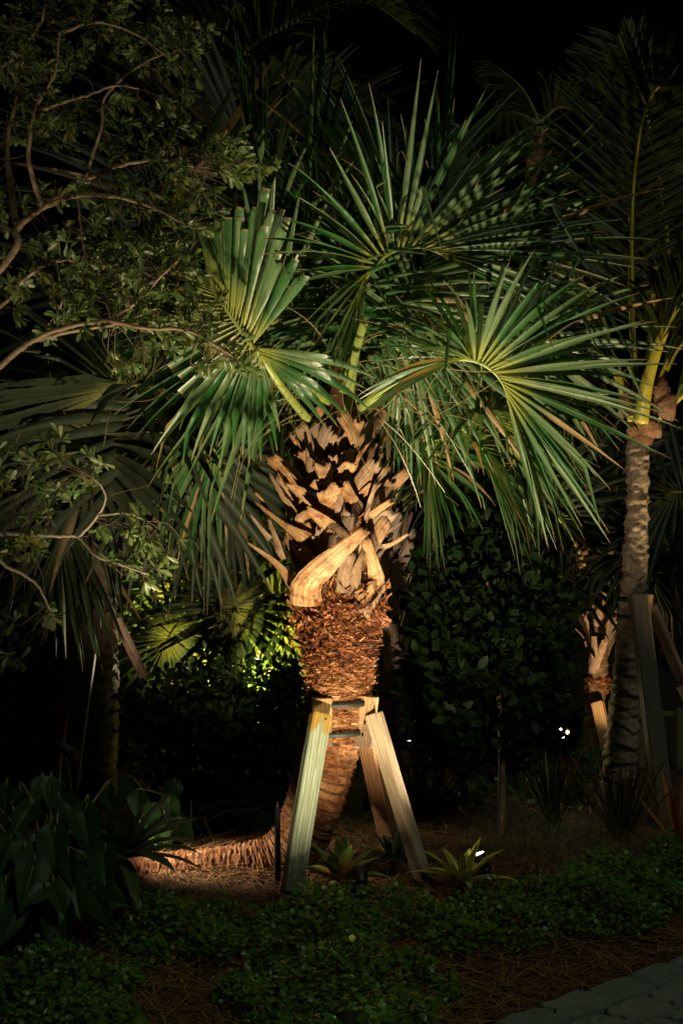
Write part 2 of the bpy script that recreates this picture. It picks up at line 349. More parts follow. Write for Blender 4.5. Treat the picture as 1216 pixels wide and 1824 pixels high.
# ------------------------------------------------------------------ pavement
def make_pavement():
    d = nrm([.702, .62]); q = np.array([d[1], -d[0]]); A = np.array([.448, 4.17]) + q * .07   # q: into the pavement, away from the bed
    def W(a, b, z): return [A[0] + d[0] * a + q[0] * b, A[1] + d[1] * a + q[1] * b, z]
    V = [W(-2.2, .03, 0.0), W(2.2, .03, 0.0), W(2.2, 2.6, 0.0), W(-2.2, 2.6, 0.0)]; V += [[x, y, .012] for x, y, _ in V]
    o = build('pavement', V, [(4, 5, 6, 7), (0, 1, 5, 4), (1, 2, 6, 5), (2, 3, 7, 6), (3, 0, 4, 7)], 'soil', smooth=False); tag(o, 'grey stone paver path beside the planting bed', kind='structure')
    var = []
    for k in range(8):
        n = 22; a = np.linspace(0, 2 * np.pi, n, endpoint=False); hx, hy = .1, .068
        c, s = np.cos(a), np.sin(a); e = 8.0
        rr = 1 / (np.abs(c) ** e + np.abs(s) ** e) ** (1 / e); jit = 1 + .055 * rng.standard_normal(n)
        x = hx * c * rr * jit; y = hy * s * rr * (1 + .06 * rng.standard_normal(n))
        rings = [(1.0, 0), (1.0, .034), (.975, .042), (.93, .0455), (.6, .0465)]
        V = np.concatenate([np.stack([x * f, y * f, np.full(n, z) + ((.0035 if f < .9 else .002) * rng.standard_normal(n) if z > .03 else 0)], 1) for f, z in rings] + [[[0, 0, .0465]]])
        Fc = [(i * n + j, i * n + (j + 1) % n, (i + 1) * n + (j + 1) % n, (i + 1) * n + j) for i in range(len(rings) - 1) for j in range(n)]
        Fc += [((len(rings) - 1) * n + j, (len(rings) - 1) * n + (j + 1) % n, len(rings) * n) for j in range(n)]
        var.append(new_mesh('paver', V, Fc, 'paver_stone', smooth=False))
    ang = math.atan2(d[1], d[0]); k = 0
    for r_ in range(15):
        for c_ in range(-6, 10):
            a = c_ * .207 + (.1 if r_ % 2 else 0) + rng.normal(0, .005); b = .075 + r_ * .143 + rng.normal(0, .004)
            p = W(a, b, 0.004)
            if p[1] < 2.2 or p[0] > 2.4 or p[0] < -.4: continue
            u = obj('paver', var[rng.integers(8)], o); u.location = (p[0], p[1], p[2] + rng.normal(0, .0025))
            u.rotation_euler = (rng.normal(0, .014), rng.normal(0, .014), ang + rng.normal(0, .03) + (math.pi if rng.random() < .5 else 0)); k += 1
make_pavement()

# ------------------------------------------------------------------ fan palm frond generator
def fan_blade(m, H, T0, N0, bend, Lc, segL, nseg=26, phi=R(35), thmax=R(165), droop=.35, gphi=R(-25), cut=None, wid=1., broken=.12, threads=18, uf=.46, spread=1., basal=.62, seed=0, thmap=None):
    g = np.random.default_rng(seed)
    T0 = nrm(T0); N0 = np.asarray(N0, float); N0 = nrm(N0 - T0 * T0.dot(N0)); B = np.cross(T0, N0)
    ns = 24; costa = [np.asarray(H, float)]; Ts = []; Ns = []
    for i in range(ns + 1):
        a = bend * (i / ns); Ts.append(math.cos(a) * T0 - math.sin(a) * N0); Ns.append(math.sin(a) * T0 + math.cos(a) * N0)
        if i: costa.append(costa[-1] + Ts[-1] * Lc / ns)
    costa = np.array(costa)
    U = np.array([0, .06, .14, .24, .36, uf, .56, .66, .76, .85, .93, 1.0])
    tips = []
    for s in (-1, 1):
        for i in range(nseg):
            t = (i + .5) / nseg; ci = min(ns, int(t ** 1.25 * ns * .97)); b = costa[ci]; T, Nn = Ts[ci], Ns[ci]
            th = thmax * (1 - t) ** .92 * spread + g.normal(0, .04) ; th = th if thmap is None else thmap(s, t) + g.normal(0, .03); back = sm(R(75), thmax, th)
            ph = phi * (1 - back) + gphi * back + g.normal(0, .05)
            side = math.cos(ph) * s * B + math.sin(ph) * Nn
            d = math.cos(th) * T + math.sin(th) * side; e = nrm(-math.sin(th) * T + math.cos(th) * side)
            L = segL * (basal + (1 - basal) * sm(0, .45, t)) * (1 - .12 * sm(.7, 1, t)) * (1 + g.normal(0, .08))
            L0 = L
            wmax = max(.018, (thmax / nseg) * segL * uf * 1.22) * wid * (1 - .3 * back)
            c = None
            if cut is not None:
                c = cut(s, t, g)
            brk = g.uniform(.5, .85) if g.random() < broken else 9
            dr = droop * (.6 + .8 * g.random()) * (.7 + .9 * back)
            tw = g.normal(0, .35); p = b.copy(); rows = []; dirn = d; pu = 0; last = False
            for u in U:
                if c is not None and u > c: u = c if pu < c else None
                if u is None: break
                if c is not None and u == c and len(rows) and not last:
                    p = p + dirn * L * (u - .014 - pu); pu = u - .014; last = True; hw = .5 * min(wmax, .004 + wmax * (pu / uf) ** .9) if pu < uf else .5 * wmax * (1 - (pu - uf) / (1 - uf)) ** .72
                    n_ = nrm(np.cross(dirn, e)); rows += [p + e * hw + n_ * .42 * hw, p - n_ * .42 * hw, p - e * hw + n_ * .42 * hw]
                dirn = nrm(d + np.array([0, 0, -1.]) * (dr * u ** 2.2 + (1.9 if u > brk else 0)) + e * .10 * tw * u * u)
                p = p + dirn * L * (u - pu); pu = u
                n_ = nrm(np.cross(dirn, e)); e2 = np.cross(n_, dirn)
                ang = tw * max(0, u - uf); e3 = e2 * math.cos(ang) + n_ * math.sin(ang)
                if u <= uf: hw = .5 * min(wmax, .004 + wmax * (u / uf) ** .9)
                else:
                    v = (u - uf) / (1 - uf); hw = .5 * wmax * ((1 - v) ** .72 * (1 - .2 * v)) + .0006
                fo = .42 * hw if u <= uf else .6 * hw
                rows += [p + e3 * hw + n_ * fo, p - n_ * fo, p - e3 * hw + n_ * fo]
            k = len(rows) // 3; rows = np.array(rows)
            Fc = [(a * 3 + q, a * 3 + q + 1, a * 3 + q + 4, a * 3 + q + 3) for a in range(k - 1) for q in (0, 1)]
            uu = np.repeat(U[:k] if k <= len(U) else np.append(U, 1.), 3); gg = np.full(k * 3, g.random()); dry = np.where(uu > .97, .8, 0.) if c is not None else np.zeros(k * 3)
            if c is not None: dry[-3:] = 1.
            if c is None and g.random() < .045: dry = np.maximum(dry, sm(.25, .5, uu))
            m.add(rows, Fc, np.stack([uu, gg, dry], 1)); tips.append((b + d * L * uf, d, e))
    for _ in range(threads):                                   # curling fibres from the clefts between segments
        p, d, e = tips[g.integers(len(tips))]; p = p.copy(); L = g.uniform(.1, .3); v = nrm(d + g.normal(0, .5, 3)); rows = []; cv = g.normal(0, .25, 3)
        for k in range(9):
            rows += [p + e * .0011, p - e * .0011]; v = nrm(v + cv * .6 + [0, 0, -.10 * k * .35]); p = p + v * L / 8
        m.add(rows, [(2 * a, 2 * a + 1, 2 * a + 3, 2 * a + 2) for a in range(8)], np.tile([.6, .5, .75], (18, 1)))
    return costa
def petiole(m, pts, r0, r1, n=14, squash=.55):
    c = catmull(pts, n); m.add(*tube(c, np.linspace(r0, r1, n), 8, squash=squash))
def fan_frond(root, start, ctrl, H, T0, N0, bend, Lc, segL, mat='fan', pmat='petiole', pr=(.017, .012), **kw):
    m = MB(); co = fan_blade(m, H, T0, N0, bend, Lc, segL, **kw)
    fr = m.build('frond', mat, root)
    q = MB(); pts = [start] + ([ctrl] if ctrl is not None else []) + [H]
    petiole(q, pts, pr[0], pr[1])
    q.add(*tube(co, np.linspace(pr[1] * .95, .0025, len(co)), 6, squash=.6)); q.build('petiole', pmat, fr)
    return fr

# ------------------------------------------------------------------ sweeping stems with rings
def stem(pts, rad, n, seg, ring=.034, amp=.005, rough=.004, seed=0, sharp=1.5):
    g = np.random.default_rng(seed); c = catmull(pts, n); k = len(pts)
    rr = np.interp(np.linspace(0, 1, n), np.linspace(0, 1, k), rad)
    s = np.concatenate([[0], np.cumsum(np.linalg.norm(np.diff(c, axis=0), axis=1))])
    T, U, W = frames(c); a = np.linspace(0, 2 * np.pi, seg, endpoint=False)
    S, A = np.meshgrid(s, a, indexing='ij')
    ph = g.random() * 6; wob = .75 * (.25 * np.sin(A + ph + S * 3) + .18 * np.sin(2 * A - S * 7 + ph) + .1 * np.sin(5 * A + S * 11))
    saw = ((S / ring + wob) % 1.0); prof = (1 - saw) ** sharp
    nz = g.standard_normal((n, seg)); 
    for _ in range(2): nz = (nz + np.roll(nz, 1, 0) + np.roll(nz, -1, 0)) / 1.9; nz = (nz + np.roll(nz, 1, 1) + np.roll(nz, -1, 1) + np.roll(nz, 2, 1)) / 2.2
    lump = np.sin(A * 3 + S * 9) * np.sin(A * 2 - S * 5.3) * .5
    Rr = rr[:, None] + amp * (prof - .5) + rough * nz * .5 + rough * 1.3 * lump
    V = c[:, None] + Rr[..., None] * (np.cos(A)[..., None] * U[:, None] + np.sin(A)[..., None] * W[:, None])
    i, j = np.meshgrid(np.arange(n - 1), np.arange(seg), indexing='ij'); i = i.ravel(); j = j.ravel(); j2 = (j + 1) % seg
    Fc = np.stack([i * seg + j, i * seg + j2, (i + 1) * seg + j2, (i + 1) * seg + j], 1)
    lowf = .5 + .5 * np.sin(A * 2 + S * 13 + ph) * np.sin(A * 5 - S * 21); crack = np.clip(1 - np.minimum(saw, 1 - saw) * 5.5, 0, 1) * (.45 + .55 * lowf)
    # g folds mirrored round the stem so that it has no seam
    col = np.stack([S, np.abs(A / np.pi - 1), crack * .85], -1).reshape(-1, 3)
    return V.reshape(-1, 3), Fc, col, c, s
def boot(m_parent, pts, w0, w1, out, mat='boot', grey=0., thick=.008, seed=0, name='leaf_base', curl=.2):
    """split leaf base: swept crescent strip with a cut end; out = outward direction per point"""
    g = np.random.default_rng(seed); n = 10; c = catmull(pts, n); o_ = catmull(out, n) if len(out) > 1 else np.repeat([out[0]], n, 0)
    T = np.gradient(c, axis=0); T /= np.linalg.norm(T, axis=1)[:, None]
    rows = []; col = []; q = 9; rv = g.random() * 5; jag = g.normal(0, .007, q)
    for i in range(n):
        t = i / (n - 1); O = nrm(o_[i] - T[i] * o_[i].dot(T[i])); L = np.cross(T[i], O)
        hw = .70 * (w0 + (w1 - w0) * t ** .9) * (1 + .05 * math.sin(7 * t + rv)); th = thick * (1 - .35 * t)
        sl = g.normal(0, .35) if i == n - 1 else 0
        for k in range(q):
            x = -1 + 2 * k / (q - 1); edge = (1 - x * x)
            rows.append(c[i] + L * hw * x + O * (hw * curl * edge + th * .5 * (.35 + .65 * edge)) + (T[i] * (jag[k] + x * sl * .02) if i == n - 1 else L * g.normal(0, .0012)))
            col.append((t + rv, (x + 1) * .25, grey))
        for k in range(q - 1, -1, -1):
            x = -1 + 2 * k / (q - 1); edge = (1 - x * x)
            rows.append(c[i] + L * hw * x + O * (hw * curl * edge - th * .5 * (.35 + .65 * edge)) + (T[i] * (jag[k] + x * sl * .02) if i == n - 1 else 0)); col.append((t + rv + 3, (x + 1) * .25, grey))
    K = 2 * q
    Fc = [(i * K + j, i * K + (j + 1) % K, (i + 1) * K + (j + 1) % K, (i + 1) * K + j) for i in range(n - 1) for j in range(K)]
    Fc += [((n - 1) * K + k, (n - 1) * K + k + 1, (n - 1) * K + K - 2 - k, (n - 1) * K + K - 1 - k) for k in range(q - 1)]
    o = build(name, rows, Fc, mat, m_parent, col); 
    return o
# ================================================================== HERO PALM
YH = 5.5; SC = F / YH
hero = empty('sabal_palm', (P(545, 1545, YH)[0], YH, .1), 'curved fan palm with stubby cut leaf bases, lit brightly at the centre', 'palm tree')
pts = [P(150, 1568, 5.50), P(250, 1561, 5.50), P(330, 1553, 5.5), P(420, 1545, 5.5), P(484, 1532, 5.5), P(530, 1498, 5.5), P(560, 1430, 5.5), P(588, 1330, 5.5), P(602, 1240, 5.5), P(604, 1150, 5.5), P(604, 1075, 5.5), P(600, 950, 5.5), P(598, 820, 5.5), P(598, 720, 5.5)]
rad = np.array([38, 38, 38, 40, 45, 49, 51, 52, 52, 57, 63, 62, 55, 34]) / SC
V, Fc, col, hc, hs = stem(pts, rad, 1000, 96, ring=.034, amp=.0065, rough=.0028, seed=3)
build('trunk', V, Fc, 'hero_bark', hero, col)

def shavings(root, ytop, ybot, axis, Rf, n, name='shaved_bark', mat='shavings', Y0=YH, size=1., seed=4, group_n=None):
    g = np.random.default_rng(seed); mb = MB()
    for _ in range(n):
        t = g.random(); t = t ** 1.25; py = ytop + (ybot - ytop) * t; a = g.uniform(-1.75, 1.75); 
        cx = axis(py); cl = math.sin(a * 7 + py * .11) * math.sin(py * .21 + a * 3) + .6 * math.sin(a * 15 - py * .37); r = Rf(py) * (1 + .035 * g.random() + .08 * (1 - t) * g.random() + .035 * cl)
        o = np.array([math.sin(a), -math.cos(a), 0]); tg = np.array([math.cos(a), math.sin(a), 0]); ct = P(cx, py, Y0); ct = ct + o * r
        L = min(.08, .017 * math.exp(g.normal(0, .6))) * size * (1.15 - .6 * t) * (1.25 if t < .3 else 1); wd = min(.013, .0027 * math.exp(g.normal(0, .65))) * size * (1.6 if t < .4 else .8)
        tilt = g.normal(0, .28 + .25 * (t < .25)); d = nrm(tg * math.cos(tilt) + np.array([0, 0, 1]) * math.sin(tilt) + o * g.normal(.0, .3 * (1 - .6 * t))); u = nrm(np.cross(d, o) + o * g.normal(.25, .5))
        b = o * g.uniform(.0, .014) * size * (1.1 - .8 * t); cu = g.normal(.0, .010) * size
        V = [ct - d * L * .5 + u * wd * .3, ct - d * L * .5 - u * wd * .3, ct + b + o * cu * .3 + u * wd * .5, ct + b - u * wd * .5, ct + d * L * .5 + b * .8 + o * cu + u * wd * .25, ct + d * L * .5 + b * .8 + o * cu - u * wd * .25]
        c = min(.99, max(0, g.beta(2, 2.2) + (.12 if t > .4 else -.05) + .13 * cl))
        mb.add(V, [(0, 1, 3, 2), (2, 3, 5, 4)], np.tile([t, c, 0], (6, 1)))
    o = mb.build(name, mat, root, smooth=False); o['kind'] = 'stuff'; return o
shavings(hero, 1070, 1330, lambda y: 604 - (y > 1225) * (y - 1225) * .15, lambda y: np.interp(y, [1070, 1110, 1180, 1240, 1330], [69, 64, 55.5, 48.5, 48.5]) / SC, 9000)
# fringe of longer strips where the last leaf bases were shaved
mb = MB(); g = np.random.default_rng(12)
for _ in range(620):
    a = g.uniform(-1.8, 1.8); o = np.array([math.sin(a), -math.cos(a), 0]); py = g.uniform(1040, 1112); ct = P(604, py, YH) + o * (70 / SC)
    d = nrm(o * .45 + np.array([math.cos(a), math.sin(a), 0]) * g.normal(0, .7) + [0, 0, g.normal(.2, .7)]); L = g.uniform(.02, .07); wd = g.uniform(.002, .006); u = nrm(np.cross(d, [0, 0, 1.]) + g.normal(0, .3, 3))
    V = [ct + u * wd, ct - u * wd, ct + d * L * .5 + u * wd * .8 + [0, 0, .004], ct + d * L * .5 - u * wd * .8, ct + d * L + u * wd * .3 + [0, 0, g.normal(0, .012)], ct + d * L - u * wd * .3]
    mb.add(V, [(0, 1, 3, 2), (2, 3, 5, 4)], np.tile([.5, g.beta(2.4, 2), 0], (6, 1)))
mb.build('bark_fringe', 'shavings', hero, smooth=False)['kind'] = 'stuff'
# fibrous core between the leaf bases
mb = MB(); g = np.random.default_rng(5)
for _ in range(2600):
    a = g.uniform(-1.9, 1.9); py = g.uniform(790, 1070); o = np.array([math.sin(a), -math.cos(a), 0]); r = np.interp(py, [780, 900, 1070], [50, 66, 68]) / SC; p = P(600, py, YH) + o * r * (.98 + .08 * g.random())
    tg = np.array([math.cos(a), math.sin(a), 0]); d = nrm(tg * g.normal(0, 1) + np.array([0, 0, 1]) * g.normal(0, .7) + o * g.normal(.1, .25)); L = g.uniform(.02, .06); u = np.cross(d, o) * .0011; cv = o * g.uniform(0, .012)
    mb.add([p + u, p - u, p + d * L * .5 + cv + u, p + d * L * .5 + cv - u, p + d * L + u, p + d * L - u], [(0, 1, 3, 2), (2, 3, 5, 4)], np.tile([.5, g.beta(2, 2.), 0], (6, 1)))
mb.build('trunk_fibre', 'shavings', hero, smooth=False)['kind'] = 'stuff'

# leaf bases traced at their real place on the trunk (coordinates in the enlarged view)
Zp = lambda x, y: (420 + x / 3.576, 720 + y / 3.576)
def placed_boot(root, zpts, w0, w1, rb=.155, rt=.235, Yc=YH, axis=600., mat='boot', grey=0., seed=0, conv=Zp, **kw):
    P3 = []; O = []
    for k, (x, y) in enumerate(zpts):
        px, py = conv(x, y); t = k / (len(zpts) - 1); r = rb + (rt - rb) * t; dx = (px - axis) / F * Yc
        dy = math.sqrt(max(r * r - dx * dx, .0004)); Yp = Yc - dy
        q = P(px, py, Yp); P3.append(q); O.append(nrm([dx * .55, -dy - .09, -.15 - .4 * t]))
    return boot(root, P3, w0 / 3.576 / SC, w1 / 3.576 / SC, O, mat, grey, seed=seed, **kw)
BO = [([(455, 1275), (450, 1150), (560, 1030), (690, 915), (825, 800)], 165, 72, .175, .31, 0),
 ([(900, 1200), (885, 1060), (825, 850)], 85, 42, .165, .25, 0),
 ([(400, 1190), (255, 1010), (85, 885)], 150, 42, .15, .27, .1),
 ([(480, 900), (330, 785), (145, 635)], 130, 66, .16, .25, 0),
 ([(670, 870), (560, 745), (455, 672)], 105, 52, .165, .27, 0),
 ([(290, 990), (255, 860), (205, 720)], 85, 46, .14, .22, .5),
 ([(530, 640), (430, 570), (335, 512)], 95, 56, .16, .26, 0),
 ([(545, 690), (595, 600), (650, 515)], 90, 66, .165, .26, 0),
 ([(800, 700), (735, 610), (685, 495)], 90, 44, .165, .25, 0),
 ([(760, 660), (820, 580), (880, 512)], 85, 62, .15, .24, 0),
 ([(830, 770), (900, 690), (990, 618)], 100, 60, .15, .25, 0),
 ([(890, 620), (950, 540), (990, 490)], 80, 56, .13, .22, 0),
 ([(620, 520), (690, 430), (745, 365)], 90, 66, .15, .24, 0),
 ([(780, 450), (860, 365), (920, 315)], 80, 60, .13, .21, .2),
 ([(520, 410), (460, 340), (415, 300)], 80, 60, .13, .21, .1),
 ([(350, 720), (335, 600), (318, 350)], 62, 46, .15, .21, .3),
 ([(345, 660), (280, 550), (215, 440)], 75, 40, .13, .23, .5),
 ([(880, 930), (990, 890), (1090, 828)], 75, 48, .15, .26, .2),
 ([(950, 850), (955, 750), (970, 650)], 50, 26, .14, .22, .9),
 ([(220, 860), (150, 775), (92, 700)], 65, 36, .12, .21, .9),
 ([(215, 700), (170, 620), (125, 560)], 60, 46, .11, .2, .4),
 ([(590, 540), (550, 450), (515, 385)], 60, 42, .15, .21, .6),
 ([(690, 280), (745, 180), (790, 105)], 75, 60, .12, .2, .1),
 ([(400, 320), (370, 250), (335, 195)], 70, 50, .12, .19, 0),
 ([(440, 330), (425, 220), (408, 140)], 62, 46, .12, .18, .3),
 ([(540, 150), (538, 80), (532, 10)], 45, 36, .12, .17, 0),
 ([(600, 470), (612, 400), (620, 335)], 60, 44, .15, .2, .2),
 ([(340, 450), (270, 410), (210, 365)], 80, 62, .11, .2, .2),
 ([(815, 1350), (900, 1240), (945, 1135)], 85, 14, .17, .2, .9),
 ([(740, 1220), (765, 1070), (812, 935)], 70, 26, .165, .19, .5),
 ([(690, 1200), (700, 1060), (735, 950)], 80, 62, .16, .18, .6),
 ([(800, 1270), (850, 1200), (885, 1120)], 100, 50, .165, .19, .1),
 ([(560, 960), (535, 870), (530, 785)], 80, 24, .165, .21, 1.),
 ([(600, 900), (590, 860), (600, 790)], 70, 30, .165, .2, .8),
 ([(690, 760), (665, 650), (655, 560)], 70, 40, .17, .2, .7),
 ([(740, 770), (735, 700), (740, 640)], 60, 36, .165, .19, .9),
 ([(930, 830), (985, 800), (1050, 755)], 60, 20, .12, .2, 1.),
 ([(440, 700), (460, 600), (540, 490)], 80, 60, .14, .2, .1),
 ([(470, 830), (420, 740), (480, 680)], 100, 50, .155, .19, .2),
 ([(860, 1010), (930, 930), (985, 860)], 90, 40, .14, .2, .6),
 ([(330, 560), (400, 440), (395, 330)], 70, 46, .12, .17, .4),
 ([(800, 560), (770, 480), (760, 400)], 60, 40, .13, .18, .7),
 ([(860, 480), (850, 380), (860, 250)], 60, 26, .11, .16, .9),
 ([(580, 360), (600, 270), (650, 200)], 70, 50, .11, .17, .4),
 ([(800, 300), (830, 220), (850, 130)], 60, 30, .1, .16, .8)]
for k, (z, w0, w1, rb, rt, gr) in enumerate(BO): placed_boot(hero, z, w0, w1, rb, rt, grey=gr, seed=50 + k)
g = np.random.default_rng(9)                                      # the rest of the spiral, round the sides and back
for k in range(48):
    a = -2.2 + 4.4 * ((k * .618) % 1) + g.normal(0, .08); z0 = 1.5 - (790 + 270 * k / 48 - 912) / SC; o = np.array([math.sin(a), -math.cos(a), 0]); tg = np.array([math.cos(a), math.sin(a), 0]); s = (1 if k % 2 else -1) * g.uniform(.35, .95)
    c = np.array([P(600, 900, YH)[0], YH, z0]); L = g.uniform(.15, .30) * (1 - .35 * sm(1.55, 1.76, z0)); bu = .045 * math.exp(-((z0 - 1.42) / .16) ** 2)
    boot(hero, [c + o * .125, c + o * .15 + (tg * s + [0, 0, 1]) * L * .45, c + o * (.165 + bu - .03 * sm(1.55, 1.76, z0)) + (tg * s + [0, 0, 1]) * L * .8], .058, .040, [o + [0, 0, -.1], o + [0, 0, -.35]], grey=g.choice([0, 0, .2, .5, .9]), seed=300 + k)
# crown heart: fibrous spindle
Vv, Ff, cc = tube(catmull([P(599, 800, YH), P(600, 740, YH), P(604, 680, YH), P(610, 610, YH)], 14), np.array([52, 51, 49, 46, 43, 40, 36, 32, 28, 24, 20, 15, 10, 5]) / SC, 16)
build('crown_shaft', Vv, Ff, 'crown_fibre', hero, cc)

CR = P(600, 720, YH)
def D(dx, dy, dyw=0.): return nrm([dx, dyw, dy])                  # direction: right, up, away
# --- the four fronds that face the camera
fan_frond(hero, P(612, 770, 5.42), P(632, 640, 5.36), P(645, 512, 5.32), D(.22, .95, .0), D(-.95, .25, -.15), R(112), .41, .61, nseg=42, uf=.46, phi=R(60), droop=.16, gphi=R(-5), seed=1, threads=30, broken=.09, thmax=R(172), pr=(.018, .012), basal=.6)
def th2(s, t):
    if s > 0: return R(78 - 56 * ((t - .2) / .8) ** .8) if t > .2 else R(172 - 45 * t / .2)
    return R(165 - 140 * t ** .7)
def cut2(s, t, g):
    if s > 0 and t <= .2: return None
    if s > 0: return max(.16, .66 - .40 * max(0, t - .45) / .55 + .035 * g.standard_normal())
    if s < 0 and t > .34: return max(.12, .46 - .34 * max(0, t - .4) / .6 + .04 * g.standard_normal())
    return None
fan_frond(hero, P(560, 760, 5.42), P(510, 700, 5.26), P(462, 632, 5.15), D(-.62, .78, -.05), D(-.25, -.25, -.9), R(22), .36, .66, nseg=32, phi=R(12), droop=.34, gphi=R(-10), seed=2, cut=cut2, threads=22, pr=(.018, .013), thmax=R(168), wid=1.0, basal=.55, uf=.56, thmap=th2)
fan_frond(hero, P(640, 728, 5.36), P(712, 672, 5.2), P(802, 640, 5.08), D(.96, .22, .0), D(-.2, .94, -.25), R(96), .30, .62, nseg=44, uf=.46, phi=R(52), droop=.24, gphi=R(-35), seed=3, threads=34, pr=(.019, .013), thmax=R(172), basal=.5, broken=.09)
# green cut petiole standing in the heart
q = MB(); V_, F_, c_ = tube(catmull([P(612, 700, 5.28), P(628, 640, 5.25), P(651, 564, 5.22)], 10), np.linspace(.019, .0165, 10), 8, squash=.5); q.add(V_, F_, c_); q.build('cut_petiole', 'petiole', hero)
q = MB(); V_, F_, c_ = tube(catmull([P(588, 715, 5.34), P(560, 700, 5.25), P(505, 665, 5.2)], 8), np.linspace(.018, .015, 8), 8, squash=.5); q.add(V_, F_, c_); q.build('cut_petiole', 'petiole', hero)
# --- fronds behind and round the sides (hub pixel, depth, tangent, normal, bend, size ...)
BK = [((560, 480), 5.75, D(-.45, .9, .1), D(-.6, -.1, -.8), 70, .8, 40, .2), ((480, 470), 5.95, D(-.55, .85, .2), D(-.5, -.4, -.8), 60, .78, 35, .25),
 ((760, 500), 5.85, D(.5, .85, .25), D(.3, -.3, -.9), 70, .8, 45, .2), ((820, 470), 6.05, D(.6, .8, .2), D(-.6, .6, -.5), 80, .7, 40, .25),
 ((700, 450), 6.0, D(.15, 1, .2), D(.1, -.2, -1), 50, .8, 40, .2), ((880, 600), 5.75, D(.9, .4, .1), D(-.2, .8, -.5), 100, .62, 50, .3),
 ((790, 745), 5.95, D(.75, -.3, -.1), D(.4, .7, -.6), 60, .52, 30, .7), ((735, 745), 6.05, D(.45, -.6, .1), D(.5, .5, -.7), 50, .46, 30, .7), ((840, 715), 5.8, D(.8, -.2, .15), D(.4, .8, -.4), 70, .52, 30, .6),
 ((430, 720), 6.25, D(-.75, -.35, .1), D(-.3, .8, -.5), 80, .6, 30, .8),
 ((500, 560), 5.9, D(-.5, .6, .1), D(-.3, .1, -.9), 50, .62, 30, .4), ((660, 590), 5.5, D(.3, .7, -.1), D(.2, -.2, -.9), 40, .5, 25, .5), ((590, 600), 5.5, D(-.2, .8, -.1), D(-.1, -.2, -.9), 40, .5, 25, .5),
 ((520, 640), 5.6, D(-.6, .5, -.1), D(-.4, .1, -.9), 60, .7, 30, .45), ((720, 620), 5.55, D(.5, .6, -.1), D(.2, -.3, -.9), 60, .7, 25, .4),
 ((610, 560), 5.8, D(.05, 1, .2), D(.0, -.1, -1), 30, .72, 30, .15), ((690, 640), 5.7, D(.3, .8, .2), D(.3, -.3, -.9), 40, .7, 30, .3),
 ((560, 620), 5.75, D(-.3, .8, .1), D(-.2, -.2, -.9), 40, .72, 30, .35)]
for k, (h, Y, T0, N0, bd, L, ph, dr) in enumerate(BK):
    Hh = P(h[0], h[1], Y); mid = (CR + Hh) / 2 + np.array([0, .03, .10])
    fan_frond(hero, CR + np.array([(Hh[0] - CR[0]) * .12, .03, -.02]), mid, Hh, T0, N0, R(bd), .3, L, mat='fan', nseg=32, phi=R(ph), droop=dr * 1.15, gphi=R(-20), seed=100 + k, threads=30, broken=.2, pr=(.017, .011))
# hanging threads and thin folded strips in the crown
mb = MB(); g = np.random.default_rng(31)
for _ in range(150):
    p = P(g.uniform(470, 830), g.uniform(560, 760), g.uniform(5.1, 5.7)); L = g.uniform(.12, .4); v = nrm(g.normal(0, 1, 3) + [0, 0, -.2]); cv = g.normal(0, .12, 3); rows = []; e = nrm(np.cross(v, [.3, 1, .2])) * g.uniform(.0008, .0022)
    for k in range(10): rows += [p + e, p - e]; v = nrm(v + cv + [0, 0, -.14]); p = p + v * L / 9
    mb.add(rows, [(2 * a, 2 * a + 1, 2 * a + 3, 2 * a + 2) for a in range(9)], np.tile([.6, .5, g.uniform(.1, .9)], (20, 1)))
mb.build('leaf_fibres', 'fan', hero)['kind'] = 'stuff'

# ------------------------------------------------------------------ timber braces
def timber(name, a, b, wx, wy, mat, parent=None, spin=0., face=None, cut=0.):
    """beam from foot a to head b; local z along it; bevelled and slightly bowed"""
    a = np.asarray(a, float); b = np.asarray(b, float); L = np.linalg.norm(b - a)
    Rm = rot_from(b - a, np.array([0, -1, 0.]) if face is None else face)
    hx, hy, bv = wx / 2, wy / 2, .005
    o8 = np.array([(-hx + bv, -hy), (hx - bv, -hy), (hx, -hy + bv), (hx, hy - bv), (hx - bv, hy), (-hx + bv, hy), (-hx, hy - bv), (-hx, -hy + bv)])
    V = []; zs = [0, .004, *np.linspace(.05, .95, 10), 1 - .004 / L, 1]
    for i, z in enumerate(zs):
        s = .965 if i in (0, len(zs) - 1) else 1; z = z * L if i not in (1,) else .004
        for x, y in o8: V.append((x * s + .002 * math.sin(z * 5), y * s + .0015 * math.sin(z * 4 + 1), z + (cut * y if i >= len(zs) - 2 else 0)))
    n = len(zs); Fc = [(i * 8 + j, i * 8 + (j + 1) % 8, (i + 1) * 8 + (j + 1) % 8, (i + 1) * 8 + j) for i in range(n - 1) for j in range(8)] + [tuple(range(7, -1, -1)), tuple((n - 1) * 8 + j for j in range(8))]
    me = new_mesh(name, V, Fc, mat, smooth=False); o = bpy.data.objects.new(name, me); C.objects.link(o)
    Mx = Matrix(np.vstack([np.hstack([Rm, a[:, None]]), [0, 0, 0, 1]]).tolist()) @ Matrix.Rotation(spin, 4, 'Z')
    if parent is not None:
        o.parent = parent; off = Vector((0, 0, 0)); p = parent
        while p is not None: off += p.location; p = p.parent
        Mx = Matrix.Translation(-off) @ Mx
    o.matrix_basis = Mx
    return o
def nails(parent, pts):
    for p in pts:
        m = MB(); m.add(*tube([np.asarray(p) - [0, .006, 0], np.asarray(p) + [0, .02, 0]], .0045, 8)); m.build('nail', 'nail', parent)
GB = 'timber braces propping the palms'
